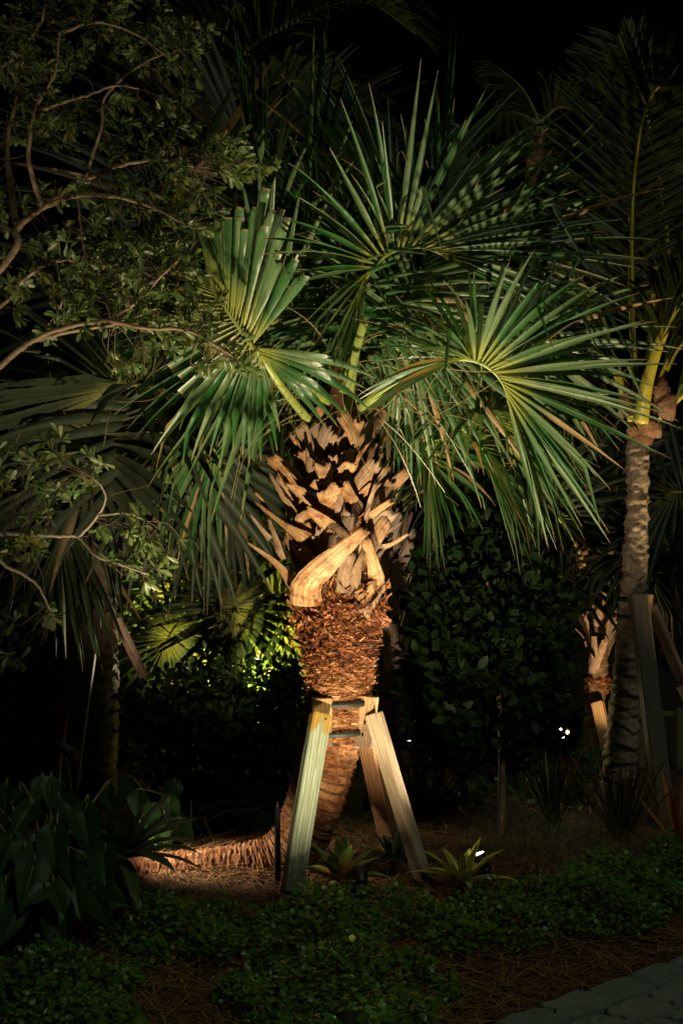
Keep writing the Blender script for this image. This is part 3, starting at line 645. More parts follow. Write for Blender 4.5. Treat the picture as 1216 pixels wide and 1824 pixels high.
# left leg with its block
b1 = empty('palm_brace', P(521, 1575, 5.0), 'pale green treated timber prop with yellow top, left of the lit trunk', 'timber brace', GB)
timber('timber', P(519, 1592, 5.0), P(571, 1273, 5.305), .074, .05, 'wood_treated', b1, face=[.32, -1, -.05])
timber('block', P(573, 1328, 5.392), P(573, 1243, 5.392), .078, .05, 'wood_stain', b1, face=[.25, -1, 0])
nails(b1, [P(564, 1283, 5.27), P(580, 1282, 5.28), P(578, 1306, 5.27)])
b2 = empty('palm_brace', P(762, 1585, 5.3), 'tan and grey timber prop standing right of the lit trunk', 'timber brace', GB)
timber('timber', P(762, 1592, 5.30), P(665, 1271, 5.40), .054, .054, 'wood_pale', b2, face=[-.72, -.72, .05])
timber('block', P(646, 1330, 5.44), P(657, 1240, 5.44), .07, .05, 'wood_tan', b2, face=[-.45, -1, 0])
nails(b2, [P(649, 1290, 5.395), P(645, 1312, 5.395)])
b3 = empty('palm_brace', P(700, 1500, 5.75), 'brown timber prop behind the tan prop right of the lit trunk', 'timber brace', GB)
timber('timber', P(697, 1512, 5.80), P(655, 1322, 5.56), .072, .05, 'wood_brown', b3, face=[-.55, -1, .05])
# straps round trunk and blocks
for (ya, yb, lab) in ((1257, 1252, 'upper dark strap tied round the lit trunk and timber blocks'), (1309, 1303, 'lower dark strap tied round the lit trunk and timber blocks')):
    c = P(602 if ya < 1280 else 594, (ya + yb) / 2, YH); a = np.linspace(0, 2 * np.pi, 40, endpoint=False) ; m = MB()
    rr = .128 + .003 * np.sin(3 * a); tilt = -.012 * np.cos(a - 2.9)
    ring = [c + [math.sin(t) * r_, -math.cos(t) * r_, dz + .010 * math.sin(t)] for t, r_, dz in zip(a, rr, tilt)]
    V = []; 
    for p, t in zip(ring, a):
        o = np.array([math.sin(t), -math.cos(t), 0]); 
        V += [p + o * .003 + [0, 0, .009], p + o * .003 - [0, 0, .009], p - o * .002 - [0, 0, .009], p - o * .002 + [0, 0, .009]]
    n = 40; Fc = [(i * 4 + k, i * 4 + (k + 1) % 4, ((i + 1) % n) * 4 + (k + 1) % 4, ((i + 1) % n) * 4 + k) for i in range(n) for k in range(4)]
    tag(build('trunk_strap', V, Fc, 'strap_band', None, origin=c), lab, 'strap', 'straps on the lit trunk')

# ------------------------------------------------------------------ lamps of the garden
spotlight('black garden spotlight low in the bed in front of the lit palm', (.02, 3.82, float(groundz(.02, 3.82))), (.03, 5.5, 1.74), 400, 80, .8, (1, .80, .52), height=.11)
spotlight('lit spotlight with its glowing lens showing behind the striped bromeliad', P(857, 1585, 5.38), P(640, 1000, 5.46), 130, 76, .9, (1, .85, .62), height=.10, dia=.05)
spotlight('black cylinder spotlight seen from behind between the props', P(641, 1612, 5.05), (.05, 5.9, 2.0), 22, 46, .6, (1, .85, .62), height=.09, dia=.05, body=.13)
spotlight('spotlight at the lower left edge turned up into the overhanging tree', (-.74, 3.45, float(groundz(-.74, 3.45))), (-.95, 4.75, 2.9), 85, 60, .9, (1, .86, .56), height=.08)
spotlight('spotlight hidden low behind the big philodendron leaves', (-1.02, 5.34, .08), (-.50, 5.52, .20), 66, 60, .9, (1, .82, .62), height=.52, dia=.04)

# ------------------------------------------------------------------ leaf templates (z = length, x = width, y = normal)
def leaf_template(prof, fold=.18, bend=.12):
    """prof: (z, half width) ; returns verts, quads-as-tris"""
    V = []; 
    for z, hw in prof: V += [(-hw, fold * hw - bend * z * z, z), (0, -bend * z * z, z), (hw, fold * hw - bend * z * z, z)]
    Fc = []
    for i in range(len(prof) - 1):
        for q in (0, 1): a = i * 3 + q; Fc += [(a, a + 1, a + 4), (a, a + 4, a + 3)]
    return np.array(V), np.array(Fc)
OBOV = leaf_template([(0, .012), (.35, .08), (.65, .15), (.88, .13), (1, .03)], .25, .18)
OVAL = leaf_template([(0, .02), (.25, .2), (.55, .27), (.85, .16), (1, .02)], .2, .15)
ROUND = leaf_template([(0, .04), (.3, .36), (.65, .4), (1, .08)], .2, .2)
def rots(dirs, ups=None):
    dirs = dirs / (np.linalg.norm(dirs, axis=1)[:, None] + 1e-9); ups = np.tile([0, 0, 1.], (len(dirs), 1)) if ups is None else ups
    y = ups - dirs * (ups * dirs).sum(1)[:, None]; y /= np.linalg.norm(y, axis=1)[:, None] + 1e-6
    return np.stack([np.cross(y, dirs), y, dirs], 2)

# ------------------------------------------------------------------ overhanging broadleaf tree at the left
def left_tree():
    base = np.array([-1.72, 4.75, 0.])
    t = empty('overhanging_tree', base, 'broadleaf tree reaching in from the left edge with pale bare branches', 'tree')
    g = np.random.default_rng(21)
    m = MB(); m.add(*tube(catmull([base + [0, 0, -.05], base + [.05, 0, .7], base + [-.05, .05, 1.5], base + [.05, 0, 2.3], base + [-.02, 0, 3.2], base + [.1, .1, 4.2]], 30), np.linspace(.085, .035, 30), 12)); m.build('trunk', 'twig_bark', t)
    tr = lambda z: base + [0, 0, z]
    BR = [([tr(1.7), (0, 480, 4.7), (30, 410, 4.72), (75, 370, 4.75), (150, 322, 4.75), (215, 295, 4.7), (290, 285, 4.68), (345, 298, 4.66)], .015, .003),
     ([(75, 370, 4.75), (130, 350, 4.7), (200, 350, 4.65), (270, 368, 4.62), (330, 400, 4.6)], .010, .003),
     ([tr(1.5), (0, 652, 4.7), (60, 606, 4.68), (130, 580, 4.66), (190, 570, 4.65), (232, 548, 4.65)], .012, .005),
     ([(190, 570, 4.65), (260, 585, 4.62), (330, 588, 4.6), (400, 625, 4.58), (430, 655, 4.56)], .008, .0025),
     ([(60, 606, 4.68), (120, 592, 4.75), (200, 578, 4.8), (290, 545, 4.8)], .009, .003),
     ([tr(1.8), (0, 545, 4.9), (40, 500, 4.9), (100, 465, 4.88), (170, 470, 4.85), (240, 490, 4.8)], .009, .003),
     ([tr(2.6), (0, 122, 4.8), (45, 78, 4.78), (75, 35, 4.76), (82, -30, 4.75)], .010, .004),
     ([(30, 410, 4.72), (18, 330, 4.8), (14, 250, 4.85), (32, 150, 4.85), (20, 40, 4.85)], .013, .004),
     ([(75, 370, 4.75), (52, 285, 4.7), (62, 200, 4.68), (98, 130, 4.65), (105, 60, 4.65)], .010, .003),
     ([(62, 200, 4.68), (120, 180, 4.65), (150, 172, 4.62), (205, 153, 4.6), (246, 158, 4.6)], .006, .0025),
     ([(135, 325, 4.74), (143, 400, 4.70), (152, 455, 4.68)], .0045, .002),
     ([(150, 322, 4.75), (180, 230, 4.7), (190, 170, 4.7), (260, 110, 4.68), (330, 85, 4.66)], .007, .0025),
     ([(105, 60, 4.65), (170, 40, 4.6), (240, 60, 4.6), (310, 110, 4.6)], .006, .002),
     ([(232, 548, 4.65), (300, 480, 4.6), (350, 430, 4.6)], .005, .002),
     ([(100, 465, 4.88), (110, 540, 4.9), (85, 580, 4.95)], .005, .002),
     ([tr(1.35), (-60, 930, 4.6), (0, 1000, 4.58), (60, 1035, 4.56), (90, 1085, 4.55)], .009, .003),
     ([tr(1.45), (-40, 950, 4.75), (40, 952, 4.72), (102, 955, 4.7), (140, 957, 4.7), (172, 990, 4.66), (215, 1005, 4.64), (262, 1022, 4.62)], .008, .003),
     ([(140, 957, 4.7), (175, 918, 4.7), (188, 880, 4.68), (165, 850, 4.66)], .0055, .0022), ([(175, 918, 4.7), (230, 915, 4.66), (262, 930, 4.65)], .004, .002)]
    nodes = []
    for pts, r0, r1 in BR:
        q = [np.asarray(p) if (isinstance(p, np.ndarray)) else P(*p) for p in pts]; n = len(q) * 6
        c = catmull(q, n) + g.normal(0, .0013, (n, 3)); m = MB(); m.add(*tube(c, np.linspace(r0, r1, n), 7)); m.build('branch', 'twig_pale' if pts[-1][1] > 800 else 'twig_bark', t); nodes += list(c[6:])
    nodes = np.array(nodes)
    EL = [(150, 55, 160, 80, 58), (310, 95, 65, 55, 20), (345, 60, 30, 25, 6), (50, 150, 80, 110, 40), (310, 172, 26, 28, 8), (200, 225, 150, 55, 44), (400, 262, 50, 32, 17), (440, 300, 40, 22, 11), (300, 320, 110, 45, 34),
      (150, 385, 150, 60, 26), (345, 385, 50, 35, 15), (110, 480, 120, 60, 30), (255, 480, 115, 65, 46), (300, 565, 105, 55, 40), (385, 625, 65, 32, 18), (100, 560, 80, 40, 12), (432, 660, 28, 12, 4), (230, 640, 60, 20, 6),
      (90, 825, 110, 55, 20), (250, 955, 85, 55, 14), (55, 900, 70, 60, 9), (95, 1095, 16, 22, 3), (275, 1005, 60, 35, 7), (50, 975, 50, 30, 6), (10, 1090, 40, 20, 4), (20, 1180, 30, 16, 3), (-40, 300, 60, 300, 40)]
    pos = []; dirs = []; ups = []; scl = []; ye = []; tw = MB()
    for cx, cy, rx, ry, n in EL:
        for _ in range(int(n * 1.35)):
            a = g.uniform(0, 2 * math.pi); r_ = math.sqrt(g.random()); c = P(cx + rx * r_ * math.cos(a), cy + ry * r_ * math.sin(a), g.normal(4.80, .14))
            j = np.argmin(((nodes - c) ** 2).sum(1)); nb = nodes[j]; ax = nrm(c - nb + [0.04, 0, .02]); d = np.linalg.norm(c - nb)
            if d > .02: tw.add(*tube(catmull([nb, (nb + c) / 2 + g.normal(0, .02, 3), c], 5), np.linspace(.0016, .0009, 5), 4))
            k = g.integers(9, 17); yel = 1.0 if g.random() < .08 else 0.
            for i in range(k):
                th = g.uniform(0, 2 * math.pi); u = nrm(np.cross(ax, [.3, .2, 1])); v = np.cross(ax, u); lean = g.uniform(.35, 1.5) * (i / k) + .25
                dd = nrm(ax * math.cos(lean) + (u * math.cos(th) + v * math.sin(th)) * math.sin(lean) + [0, 0, -.15])
                pos.append(c - ax * .025 * (i / k)); dirs.append(dd); ups.append(nrm(ax + g.normal(0, .25, 3))); scl.append(g.uniform(.026, .054)); ye.append(yel * g.uniform(.3, .9))
    V, Fc, col = scatter(*OBOV, np.array(pos), rots(np.array(dirs), np.array(ups)), np.array(scl), cb=np.array(ye))
    build('foliage', V, Fc, 'small_leaf', t, col)['kind'] = 'stuff'
    tw.build('twigs', 'shrub_stem', t)['kind'] = 'stuff'
left_tree()

# ------------------------------------------------------------------ left palm behind the tree (dim), with braces
pL = empty('sabal_palm', P(180, 1440, 7.3), 'dim fan palm standing behind the tree at the left', 'palm tree')
V, Fc, col, _, _ = stem([P(170, 1500, 7.3), P(178, 1380, 7.3), P(182, 1200, 7.3), P(178, 1000, 7.3), P(180, 860, 7.3)], np.array([34, 31, 29, 30, 28]) / F * 7.3, 160, 32, ring=.06, amp=.008, seed=11); build('trunk', V, Fc, 'grey_bark', pL, col)
crl = P(190, 850, 7.2)
for k, (h, Y, T0, N0, bd, L, ph, dr) in enumerate([((285, 690), 6.1, D(-.95, .25, -.1), D(.1, .75, -.6), 60, .86, 40, .2), ((300, 700), 6.4, D(.1, -.9, -.2), D(.3, .1, -.9), 30, .8, 20, .6), ((180, 740), 6.3, D(-.3, -.9, -.2), D(-.2, .3, -.9), 40, .7, 20, .6),
        ((330, 430), 7.0, D(-.2, 1, .0), D(.0, -.1, -1), 60, .95, 35, .2), ((420, 330), 7.4, D(.2, 1, .0), D(.0, -.1, -1), 60, .95, 35, .2), ((240, 560), 6.9, D(-.5, .8, .0), D(-.2, .1, -1), 60, .9, 30, .25), ((360, 760), 6.6, D(.5, -.7, .0), D(.2, .3, -.9), 50, .7, 20, .7), ((130, 860), 6.5, D(-.4, -.9, .0), D(-.2, .3, -.9), 40, .7, 20, .7)]):
    Hh = P(h[0], h[1], Y); fan_frond(pL, crl, (crl + Hh) / 2 + np.array([0, 0, .08]), Hh, T0, N0, R(bd), .32, L, mat='fan_dim', pmat='petiole_dull', nseg=24, phi=R(ph), droop=dr, seed=200 + k, threads=14)
def brace(a, b, wx, wy, mat, label, face=None, block=None):
    e = empty('palm_brace', np.asarray(a), label, 'timber brace', GB); timber('timber', a, b, wx, wy, mat, e, face=face)
    if block: timber('block', *block, e)
    return e
brace(P(118, 1440, 6.8), P(166, 1085, 7.0), .085, .06, 'wood_grey', 'dim grey timber prop nailed to the dark palm trunk at the left', block=(P(166, 1100, 7.08), P(166, 1065, 7.08), .1, .05, 'wood_grey'))
brace(P(85, 1440, 7.4), P(138, 1120, 7.3), .06, .08, 'wood_brown', 'darkest timber prop, leftmost behind the dim grey prop')
brace(P(257, 1206, 6.25), P(210, 1103, 6.3), .036, .036, 'wood_rose', 'short pinkish end of a timber prop showing over the dark hedge', face=[-.4, -1, 0])

# ------------------------------------------------------------------ pinnate fronds
def pinnate(m, pts, r0, leafL, n=46, w=.03, droop=.5, lift=.4, seed=0, side=None, fwd=.75, both=True, t0=.12):
    g = np.random.default_rng(seed); c = catmull(pts, 40); T, U, W = frames(c); s = np.linspace(0, 1, 40)
    sd = np.asarray(side if side is not None else [0, 1, 0.], float)
    for k in range(n):
        t = t0 + (.98 - t0) * k / (n - 1); i = min(39, int(t * 39)); p0 = c[i]; tg = T[i]; Bn = nrm(sd - tg * sd.dot(tg)); Nn = np.cross(tg, Bn); 
        for q in ((-1, 1) if both else (1,)):
            L = leafL * (math.sin(math.pi * min(1, .18 + .82 * t)) ** .6 * .85 + .15) * g.uniform(.88, 1.1); d = nrm(tg * fwd * (.6 + .7 * t) + Bn * q + Nn * lift * g.normal(1, .25) + g.normal(0, .06, 3))
            e = nrm(np.cross(d, Nn * q)); p = p0.copy(); rows = []; cc = []; gg = g.random()
            for u in (0, .12, .35, .6, .82, 1.):
                dd = nrm(d + np.array([0, 0, -1]) * droop * u ** 1.6); hw = w * .5 * (.25 + .75 * math.sin(math.pi * min(1, .1 + u * .9)) ** .7) if u < 1 else .001
                rows += [p + e * hw, p - np.cross(dd, e) * hw * .35, p - e * hw]; cc += [(.3 + .7 * u, gg, 0)] * 3; p = p + dd * L * .2
            m.add(rows, [(a * 3 + b, a * 3 + b + 1, a * 3 + b + 4, a * 3 + b + 3) for a in range(5) for b in (0, 1)], cc)
    return c
def pin_frond(root, pts, r0, leafL, mat='pinnate', pmat='petiole_dull', **kw):
    m = MB(); c = pinnate(m, pts, r0, leafL, **kw); fr = m.build('frond', mat, root); q = MB(); q.add(*tube(c, np.linspace(r0, .003, len(c)), 7)); q.build('rachis', pmat, fr); return fr

# ------------------------------------------------------------------ coconut palm at the right
YR = 7.0; pr_ = F / YR
pR = empty('coconut_palm', P(1100, 1450, YR), 'ringed grey palm trunk with yellow leaf stalks at the right edge', 'palm tree')
V, Fc, col, _, _ = stem([P(1094, 1480, YR), P(1101, 1380, YR), P(1113, 1250, YR), P(1124, 1100, YR), P(1133, 950, YR), P(1136, 790, YR), P(1140, 740, YR)], np.array([36, 31, 27, 24, 21, 19, 20]) / pr_, 420, 48, ring=.085, amp=.011, rough=.004, seed=15, sharp=1.2); build('trunk', V, Fc, 'grey_bark', pR, col)
Vv, Ff, cc = tube(catmull([P(1138, 790, YR), P(1146, 750, YR), P(1155, 710, YR), P(1168, 660, YR)], 12), np.array([20, 24, 27, 29, 28, 26, 23, 20, 17, 14, 11, 7]) / pr_, 14); build('crown_shaft', Vv, Ff, 'crown_fibre', pR, cc)
cR = P(1150, 735, YR - .05)
for k, (pts, r0, L, kw) in enumerate([
  ([P(1140, 752, 6.80), P(1155, 670, 6.74), P(1190, 575, 6.70), P(1250, 490, 6.66), P(1360, 440, 6.6)], .040, .5, dict(side=[0, 1, .3], droop=.7, t0=.42)),
  ([P(1150, 745, 6.92), P(1175, 680, 6.88), P(1215, 610, 6.84), P(1300, 560, 6.8)], .034, .45, dict(side=[0, 1, .2], droop=.7, t0=.45)),
  ([P(1135, 720, 7.1), P(1124, 540, 7.2), P(1126, 340, 7.3), P(1150, 190, 7.3), P(1200, 130, 7.2)], .02, .62, dict(side=[1, .35, 0], droop=.12, lift=.2, n=60, w=.024, t0=.25)),
  ([P(1150, 720, 7.2), P(1162, 540, 7.4), P(1176, 380, 7.6), P(1180, 250, 7.7)], .018, .5, dict(side=[1, .2, 0], droop=.2, lift=.2, n=54, w=.022, t0=.25)),
  ([P(1130, 740, 7.0), P(1090, 640, 7.0), P(1068, 560, 7.05), P(1010, 470, 7.2), P(950, 440, 7.3)], .028, .5, dict(side=[.6, 1, 0], droop=.5, t0=.4, w=.024)),
  ([P(1150, 720, 7.2), P(1190, 480, 7.4), P(1150, 200, 7.5), P(1100, 60, 7.5)], .02, .55, dict(side=[1, .5, 0], droop=.1, lift=.2, n=54, w=.022, t0=.3)),
  ([P(1160, 752, 6.90), P(1190, 725, 6.84), P(1240, 700, 6.8), P(1330, 760, 6.8)], .026, .4, dict(side=[.2, 1, 0], droop=.8, t0=.45)),
  ([P(1126, 748, 6.95), P(1108, 700, 6.92), P(1096, 640, 6.95), P(1060, 600, 7.0)], .026, .35, dict(side=[.3, 1, .2], droop=.8, t0=.5, w=.022))]):
    pin_frond(pR, pts, r0, L, pmat='petiole_yellow', seed=400 + k, **kw)
for k, (a, b, w0, w1) in enumerate([((1128, 775), (1120, 760), 16, 10), ((1165, 720), (1185, 680), 40, 14), ((1175, 740), (1200, 700), 36, 12), ((1115, 740), (1108, 700), 26, 12), ((1150, 770), (1165, 750), 40, 20)]):
    A_ = P(*a, 6.86); B_ = P(*b, 6.80); boot(pR, [A_, (A_ + B_) / 2 + [0, -.02, 0], B_], w0 / pr_, w1 / pr_, [np.array([0, -1, -.2])], 'sheath', seed=500 + k, name='leaf_sheath')
e = brace(P(1188, 1490, 6.55), P(1134, 1060, 6.83), .085, .06, 'wood_grey', 'long dark grey timber prop leaning on the ringed trunk at the right', face=[.2, -1, 0], block=(P(1146, 1105, 6.90), P(1150, 1058, 6.90), .06, .05, 'wood_pink'))
brace(P(1222, 1232, 6.95), P(1160, 1080, 6.93), .055, .055, 'wood_pink', 'pinkish lit timber prop slanting off the right edge of the picture', face=[-.5, -1, 0], block=(P(1154, 1112, 6.97), P(1156, 1062, 6.97), .05, .05, 'wood_brown'))
brace(P(1250, 1300, 6.7), P(1211, 1225, 6.8), .05, .05, 'wood_pink', 'lowest pink timber end at the right edge below the slanting prop')
for yy, lab in ((1068, 'upper black strap round the ringed trunk at the right'), (1098, 'lower black strap round the ringed trunk at the right')):
    c = P(1127, yy, YR); a = np.linspace(0, 2 * np.pi, 32, endpoint=False); V = []
    for t in a: o = np.array([math.sin(t), -math.cos(t), 0]); p = c + o * .078; V += [p + o * .003 + [0, 0, .009], p + o * .003 - [0, 0, .009], p - o * .003 - [0, 0, .009], p - o * .003 + [0, 0, .009]]
    tag(build('trunk_strap', V, [(i * 4 + k, i * 4 + (k + 1) % 4, ((i + 1) % 32) * 4 + (k + 1) % 4, ((i + 1) % 32) * 4 + k) for i in range(32) for k in range(4)], 'strap_band', None, origin=c), lab, 'strap', 'straps on the ringed trunk')

# ------------------------------------------------------------------ small booted palm, lit warm, behind at the right
YS = 8.4; ps = F / YS
pS = empty('sabal_palm', P(1035, 1420, YS), 'small curved palm with lit pale leaf bases, left of the ringed trunk', 'palm tree')
V, Fc, col, _, _ = stem([P(1025, 1450, YS), P(1040, 1360, YS), P(1056, 1280, YS), P(1063, 1210, YS), P(1063, 1130, YS), P(1058, 1040, YS)], np.array([22, 20, 18, 17, 20, 16]) / ps, 160, 28, ring=.04, amp=.006, seed=18); build('trunk', V, Fc, 'brown_bark', pS, col)
g = np.random.default_rng(40)
for k in range(34):
    a = g.uniform(-1.9, 1.9); py = g.uniform(1015, 1205); o = np.array([math.sin(a), -math.cos(a), 0]); tg = np.array([math.cos(a), math.sin(a), 0]); s = g.choice([-1, 1]) * g.uniform(.2, .7); c = P(1062, py, YS); L = g.uniform(.1, .2)
    boot(pS, [c + o * .06, c + o * .085 + (tg * s + [0, 0, 1]) * L * .5, c + o * .15 + (tg * s + [0, 0, 1]) * L], .04, .024, [o, o + [0, 0, -.4]], 'boot_pink', grey=g.choice([0, .3, .8]), seed=600 + k)
shavings(pS, 1205, 1235, lambda y: 1063, lambda y: 19 / ps, 260, Y0=YS, seed=8)
for k, (h, Y, T0, N0, bd, L, ph, dr) in enumerate([((1000, 930), 8.2, D(-.5, .7, 0), D(-.2, .2, -.9), 70, .7, 30, .6), ((1090, 900), 8.5, D(.3, .9, 0), D(.2, 0, -.9), 60, .7, 30, .5), ((1010, 1020), 8.3, D(-.7, -.3, 0), D(-.3, .6, -.7), 60, .6, 30, .8), ((1110, 990), 8.2, D(.7, -.2, 0), D(.3, .6, -.7), 60, .6, 30, .8), ((1190, 880), 8.0, D(.8, .2, 0), D(.0, .6, -.7), 60, .7, 30, .6), ((1180, 960), 8.2, D(.5, -.6, 0), D(.2, .6, -.7), 60, .6, 30, .9)]):
    Hh = P(h[0], h[1], Y); s0 = P(1060, 1060, YS); fan_frond(pS, s0, (s0 + Hh) / 2 + np.array([0, 0, .05]), Hh, T0, N0, R(bd), .26, L, mat='fan_dim', pmat='petiole_yellow', nseg=20, phi=R(ph), droop=dr, seed=260 + k, threads=8)
brace(P(1084, 1345, 8.1), P(1064, 1252, 8.25), .07, .05, 'wood_tan', 'short orange lit timber prop under the small booted palm', face=[-.5, -1, 0])
brace(P(1062, 1410, 8.6), P(1056, 1290, 8.5), .05, .04, 'wood_treated', 'pale green timber prop between the small booted palm and ringed trunk')

# ------------------------------------------------------------------ dark booted palm right behind the lit one
YB = 6.9; pb = F / YB
pB = empty('sabal_palm', P(690, 1450, YB), 'dark slim palm with leaf bases directly behind the lit trunk', 'palm tree')
V, Fc, col, _, _ = stem([P(700, 1480, YB), P(700, 1350, YB), P(694, 1250, YB), P(690, 1150, YB), P(688, 1000, YB), P(686, 900, YB)], np.array([28, 26, 22, 22, 24, 20]) / pb, 140, 28, ring=.05, amp=.006, seed=19); build('trunk', V, Fc, 'brown_bark', pB, col)
for k in range(40):
    a = g.uniform(-1.9, 1.9); py = g.uniform(960, 1200); o = np.array([math.sin(a), -math.cos(a), 0]); tg = np.array([math.cos(a), math.sin(a), 0]); s = g.choice([-1, 1]) * g.uniform(.2, .5); c = P(690, py, YB); L = g.uniform(.12, .22)
    boot(pB, [c + o * .055, c + o * .075 + (tg * s + [0, 0, 1]) * L * .5, c + o * .10 + (tg * s + [0, 0, 1]) * L], .06, .03, [o, o + [0, 0, -.4]], 'boot_pink', grey=.9, seed=650 + k)
for k, (h, Y, T0, N0, bd, L, ph, dr) in enumerate([((760, 800), 6.8, D(.5, -.4, 0), D(.3, .6, -.7), 70, .5, 30, .9), ((640, 800), 7.1, D(-.4, -.2, 0), D(-.2, .6, -.7), 60, .5, 30, .8), ((800, 860), 7.0, D(.5, -.7, 0), D(.3, .6, -.7), 60, .45, 30, 1.), ((900, 820), 6.9, D(.6, -.6, 0), D(.3, .6, -.7), 60, .5, 30, 1.)]):
    Hh = P(h[0], h[1], Y); s0 = P(688, 930, YB); fan_frond(pB, s0, (s0 + Hh) / 2 + np.array([0, 0, .08]), Hh, T0, N0, R(bd), .28, L, mat='fan_dim', pmat='petiole_dull', nseg=22, phi=R(ph), droop=dr, seed=280 + k, threads=10)

# ------------------------------------------------------------------ back-lit young fan palm left of the trunk
YF = 7.6
pF = empty('young_fan_palm', P(420, 1460, YF), 'young fan palm with back-lit yellow green leaves left of the lit trunk', 'palm tree')
V, Fc, col, _, _ = stem([P(420, 1480, YF), P(416, 1300, YF), P(414, 1150, YF), P(412, 1020, YF)], np.array([22, 20, 19, 12]) / F * YF, 100, 24, ring=.05, amp=.008, seed=22); build('trunk', V, Fc, 'brown_bark', pF, col)
s0 = P(412, 1060, YF)
for k in range(20):
    a = g.uniform(-1.9, 1.9); py = g.uniform(1060, 1200); o = np.array([math.sin(a), -math.cos(a), 0]); tg = np.array([math.cos(a), math.sin(a), 0]); s = g.choice([-1, 1]) * g.uniform(.2, .5); c = P(414, py, YF); L = g.uniform(.1, .18)
    boot(pF, [c + o * .045, c + o * .06 + (tg * s + [0, 0, 1]) * L * .5, c + o * .09 + (tg * s + [0, 0, 1]) * L], .05, .025, [o, o + [0, 0, -.4]], 'boot_pink', grey=.3, seed=700 + k)
for k, (h, Y, T0, N0, bd, L, ph, dr, mt) in enumerate([((418, 1066), 7.2, D(.0, -.75, -.3), D(.0, .2, -1), 25, .50, 5, .35, 'fan_dim'), ((310, 1118), 7.3, D(-.3, -.5, -.2), D(-.1, .3, -.9), 30, .48, 5, .3, 'fan_dim'), ((500, 1110), 7.5, D(.6, -.5, 0), D(.2, .3, -.9), 30, .5, 15, .5, 'fan_backlit'), ((380, 1000), 7.7, D(-.4, .6, 0), D(-.2, .2, -.9), 40, .48, 15, .3, 'fan_backlit'),
     ((460, 1010), 7.8, D(.5, .6, 0), D(.2, .2, -.9), 40, .48, 15, .4, 'fan_backlit'), ((330, 1050), 7.8, D(-.8, .1, 0), D(-.2, .4, -.9), 40, .5, 15, .4, 'fan_backlit'), ((440, 1130), 7.8, D(.3, -.8, 0), D(.1, .2, -.9), 40, .5, 15, .5, 'fan_backlit'), ((360, 1150), 7.8, D(-.3, -.8, 0), D(-.1, .2, -.9), 30, .48, 10, .5, 'fan_backlit'), ((400, 960), 7.7, D(-.1, .9, 0), D(0, .1, -1), 40, .45, 15, .3, 'fan_backlit'), ((470, 1060), 7.5, D(.8, .1, 0), D(.2, .3, -.9), 40, .46, 15, .5, 'fan_backlit'), ((490, 1180), 7.9, D(.4, -.8, 0), D(.1, .2, -.9), 30, .46, 10, .5, 'fan_backlit')]):
    Hh = P(h[0], h[1], Y); fan_frond(pF, s0, (s0 + Hh) / 2 + np.array([0, 0, .06]), Hh, T0, N0, R(bd), .12, L, mat=mt, pmat='petiole', nseg=17, phi=R(ph), droop=dr, seed=300 + k, threads=4, pr=(.010, .007), wid=.8, uf=.4, basal=.75)
spotlight('spotlight on the ground behind the young back-lit fan palm', at_ground(448, 8.0), P(412, 1040, 7.55), 480, 100, .6, (1, .9, .58))

# strap-leaved plant builder: each leaf is a part
def strap_leaf(base, d0, up, L, w, droop, fold=.25, seed=0, n=9, tw=0., tipw=.0, prof=None):
    g = np.random.default_rng(seed); p = np.asarray(base, float).copy(); d = nrm(d0); rows = []; col = []; rnd = g.random(); e = nrm(np.cross(d, up))
    for i in range(n):
        u = i / (n - 1); dd = nrm(d + np.array([0, 0, -1.]) * droop * u ** 1.5 * 2); 
        hw = w * .5 * (prof(u) if prof else ((.75 + .25 * math.sin(math.pi * min(1, u * 1.1))) * (1 - max(0, (u - .62) / .38) ** 2.0) + tipw))
        nn = nrm(np.cross(e, dd)); 
        for x in (-1, -.5, 0, .5, 1): rows.append(p + e * hw * x + nn * fold * hw * (x * x) + nn * g.normal(0, .0006)); col.append((u, (x + 1) / 2 if prof is None else rnd, 0))
        p = p + dd * L / (n - 1)
    Fc = [(a * 5 + b, a * 5 + b + 1, a * 5 + b + 6, a * 5 + b + 5) for a in range(n - 1) for b in range(4)]
    return np.array(rows), Fc, np.array(col)
def rosette(name, label, cat, c, n, L, w, mat, elev=(.3, 1.3), droop=.5, seed=0, arc=(0, 2 * math.pi), group=None, fold=.3, core=.012):
    g = np.random.default_rng(seed); c = np.asarray(c, float); t = empty(name, c, label, cat, group)
    for i in range(n):
        f = i / max(1, n - 1); az = arc[0] + ((i * 2.39996) % (2 * math.pi)) / (2 * math.pi) * (arc[1] - arc[0]); el = elev[0] + (elev[1] - elev[0]) * f + g.normal(0, .08)
        d = np.array([math.cos(az) * math.cos(el), math.sin(az) * math.cos(el), math.sin(el)]); rad = np.array([math.cos(az), math.sin(az), 0])
        V, Fc, col = strap_leaf(c + rad * core + [0, 0, .005], d, nrm(np.array([0, 0, 1]) * math.cos(el) - rad * math.sin(el)), L * g.uniform(.8, 1.15) * (1 - .25 * f), w * g.uniform(.85, 1.1), droop * (1 - .6 * f), fold, seed * 97 + i)
        build('leaf', V, Fc, mat, t, col)
    return t

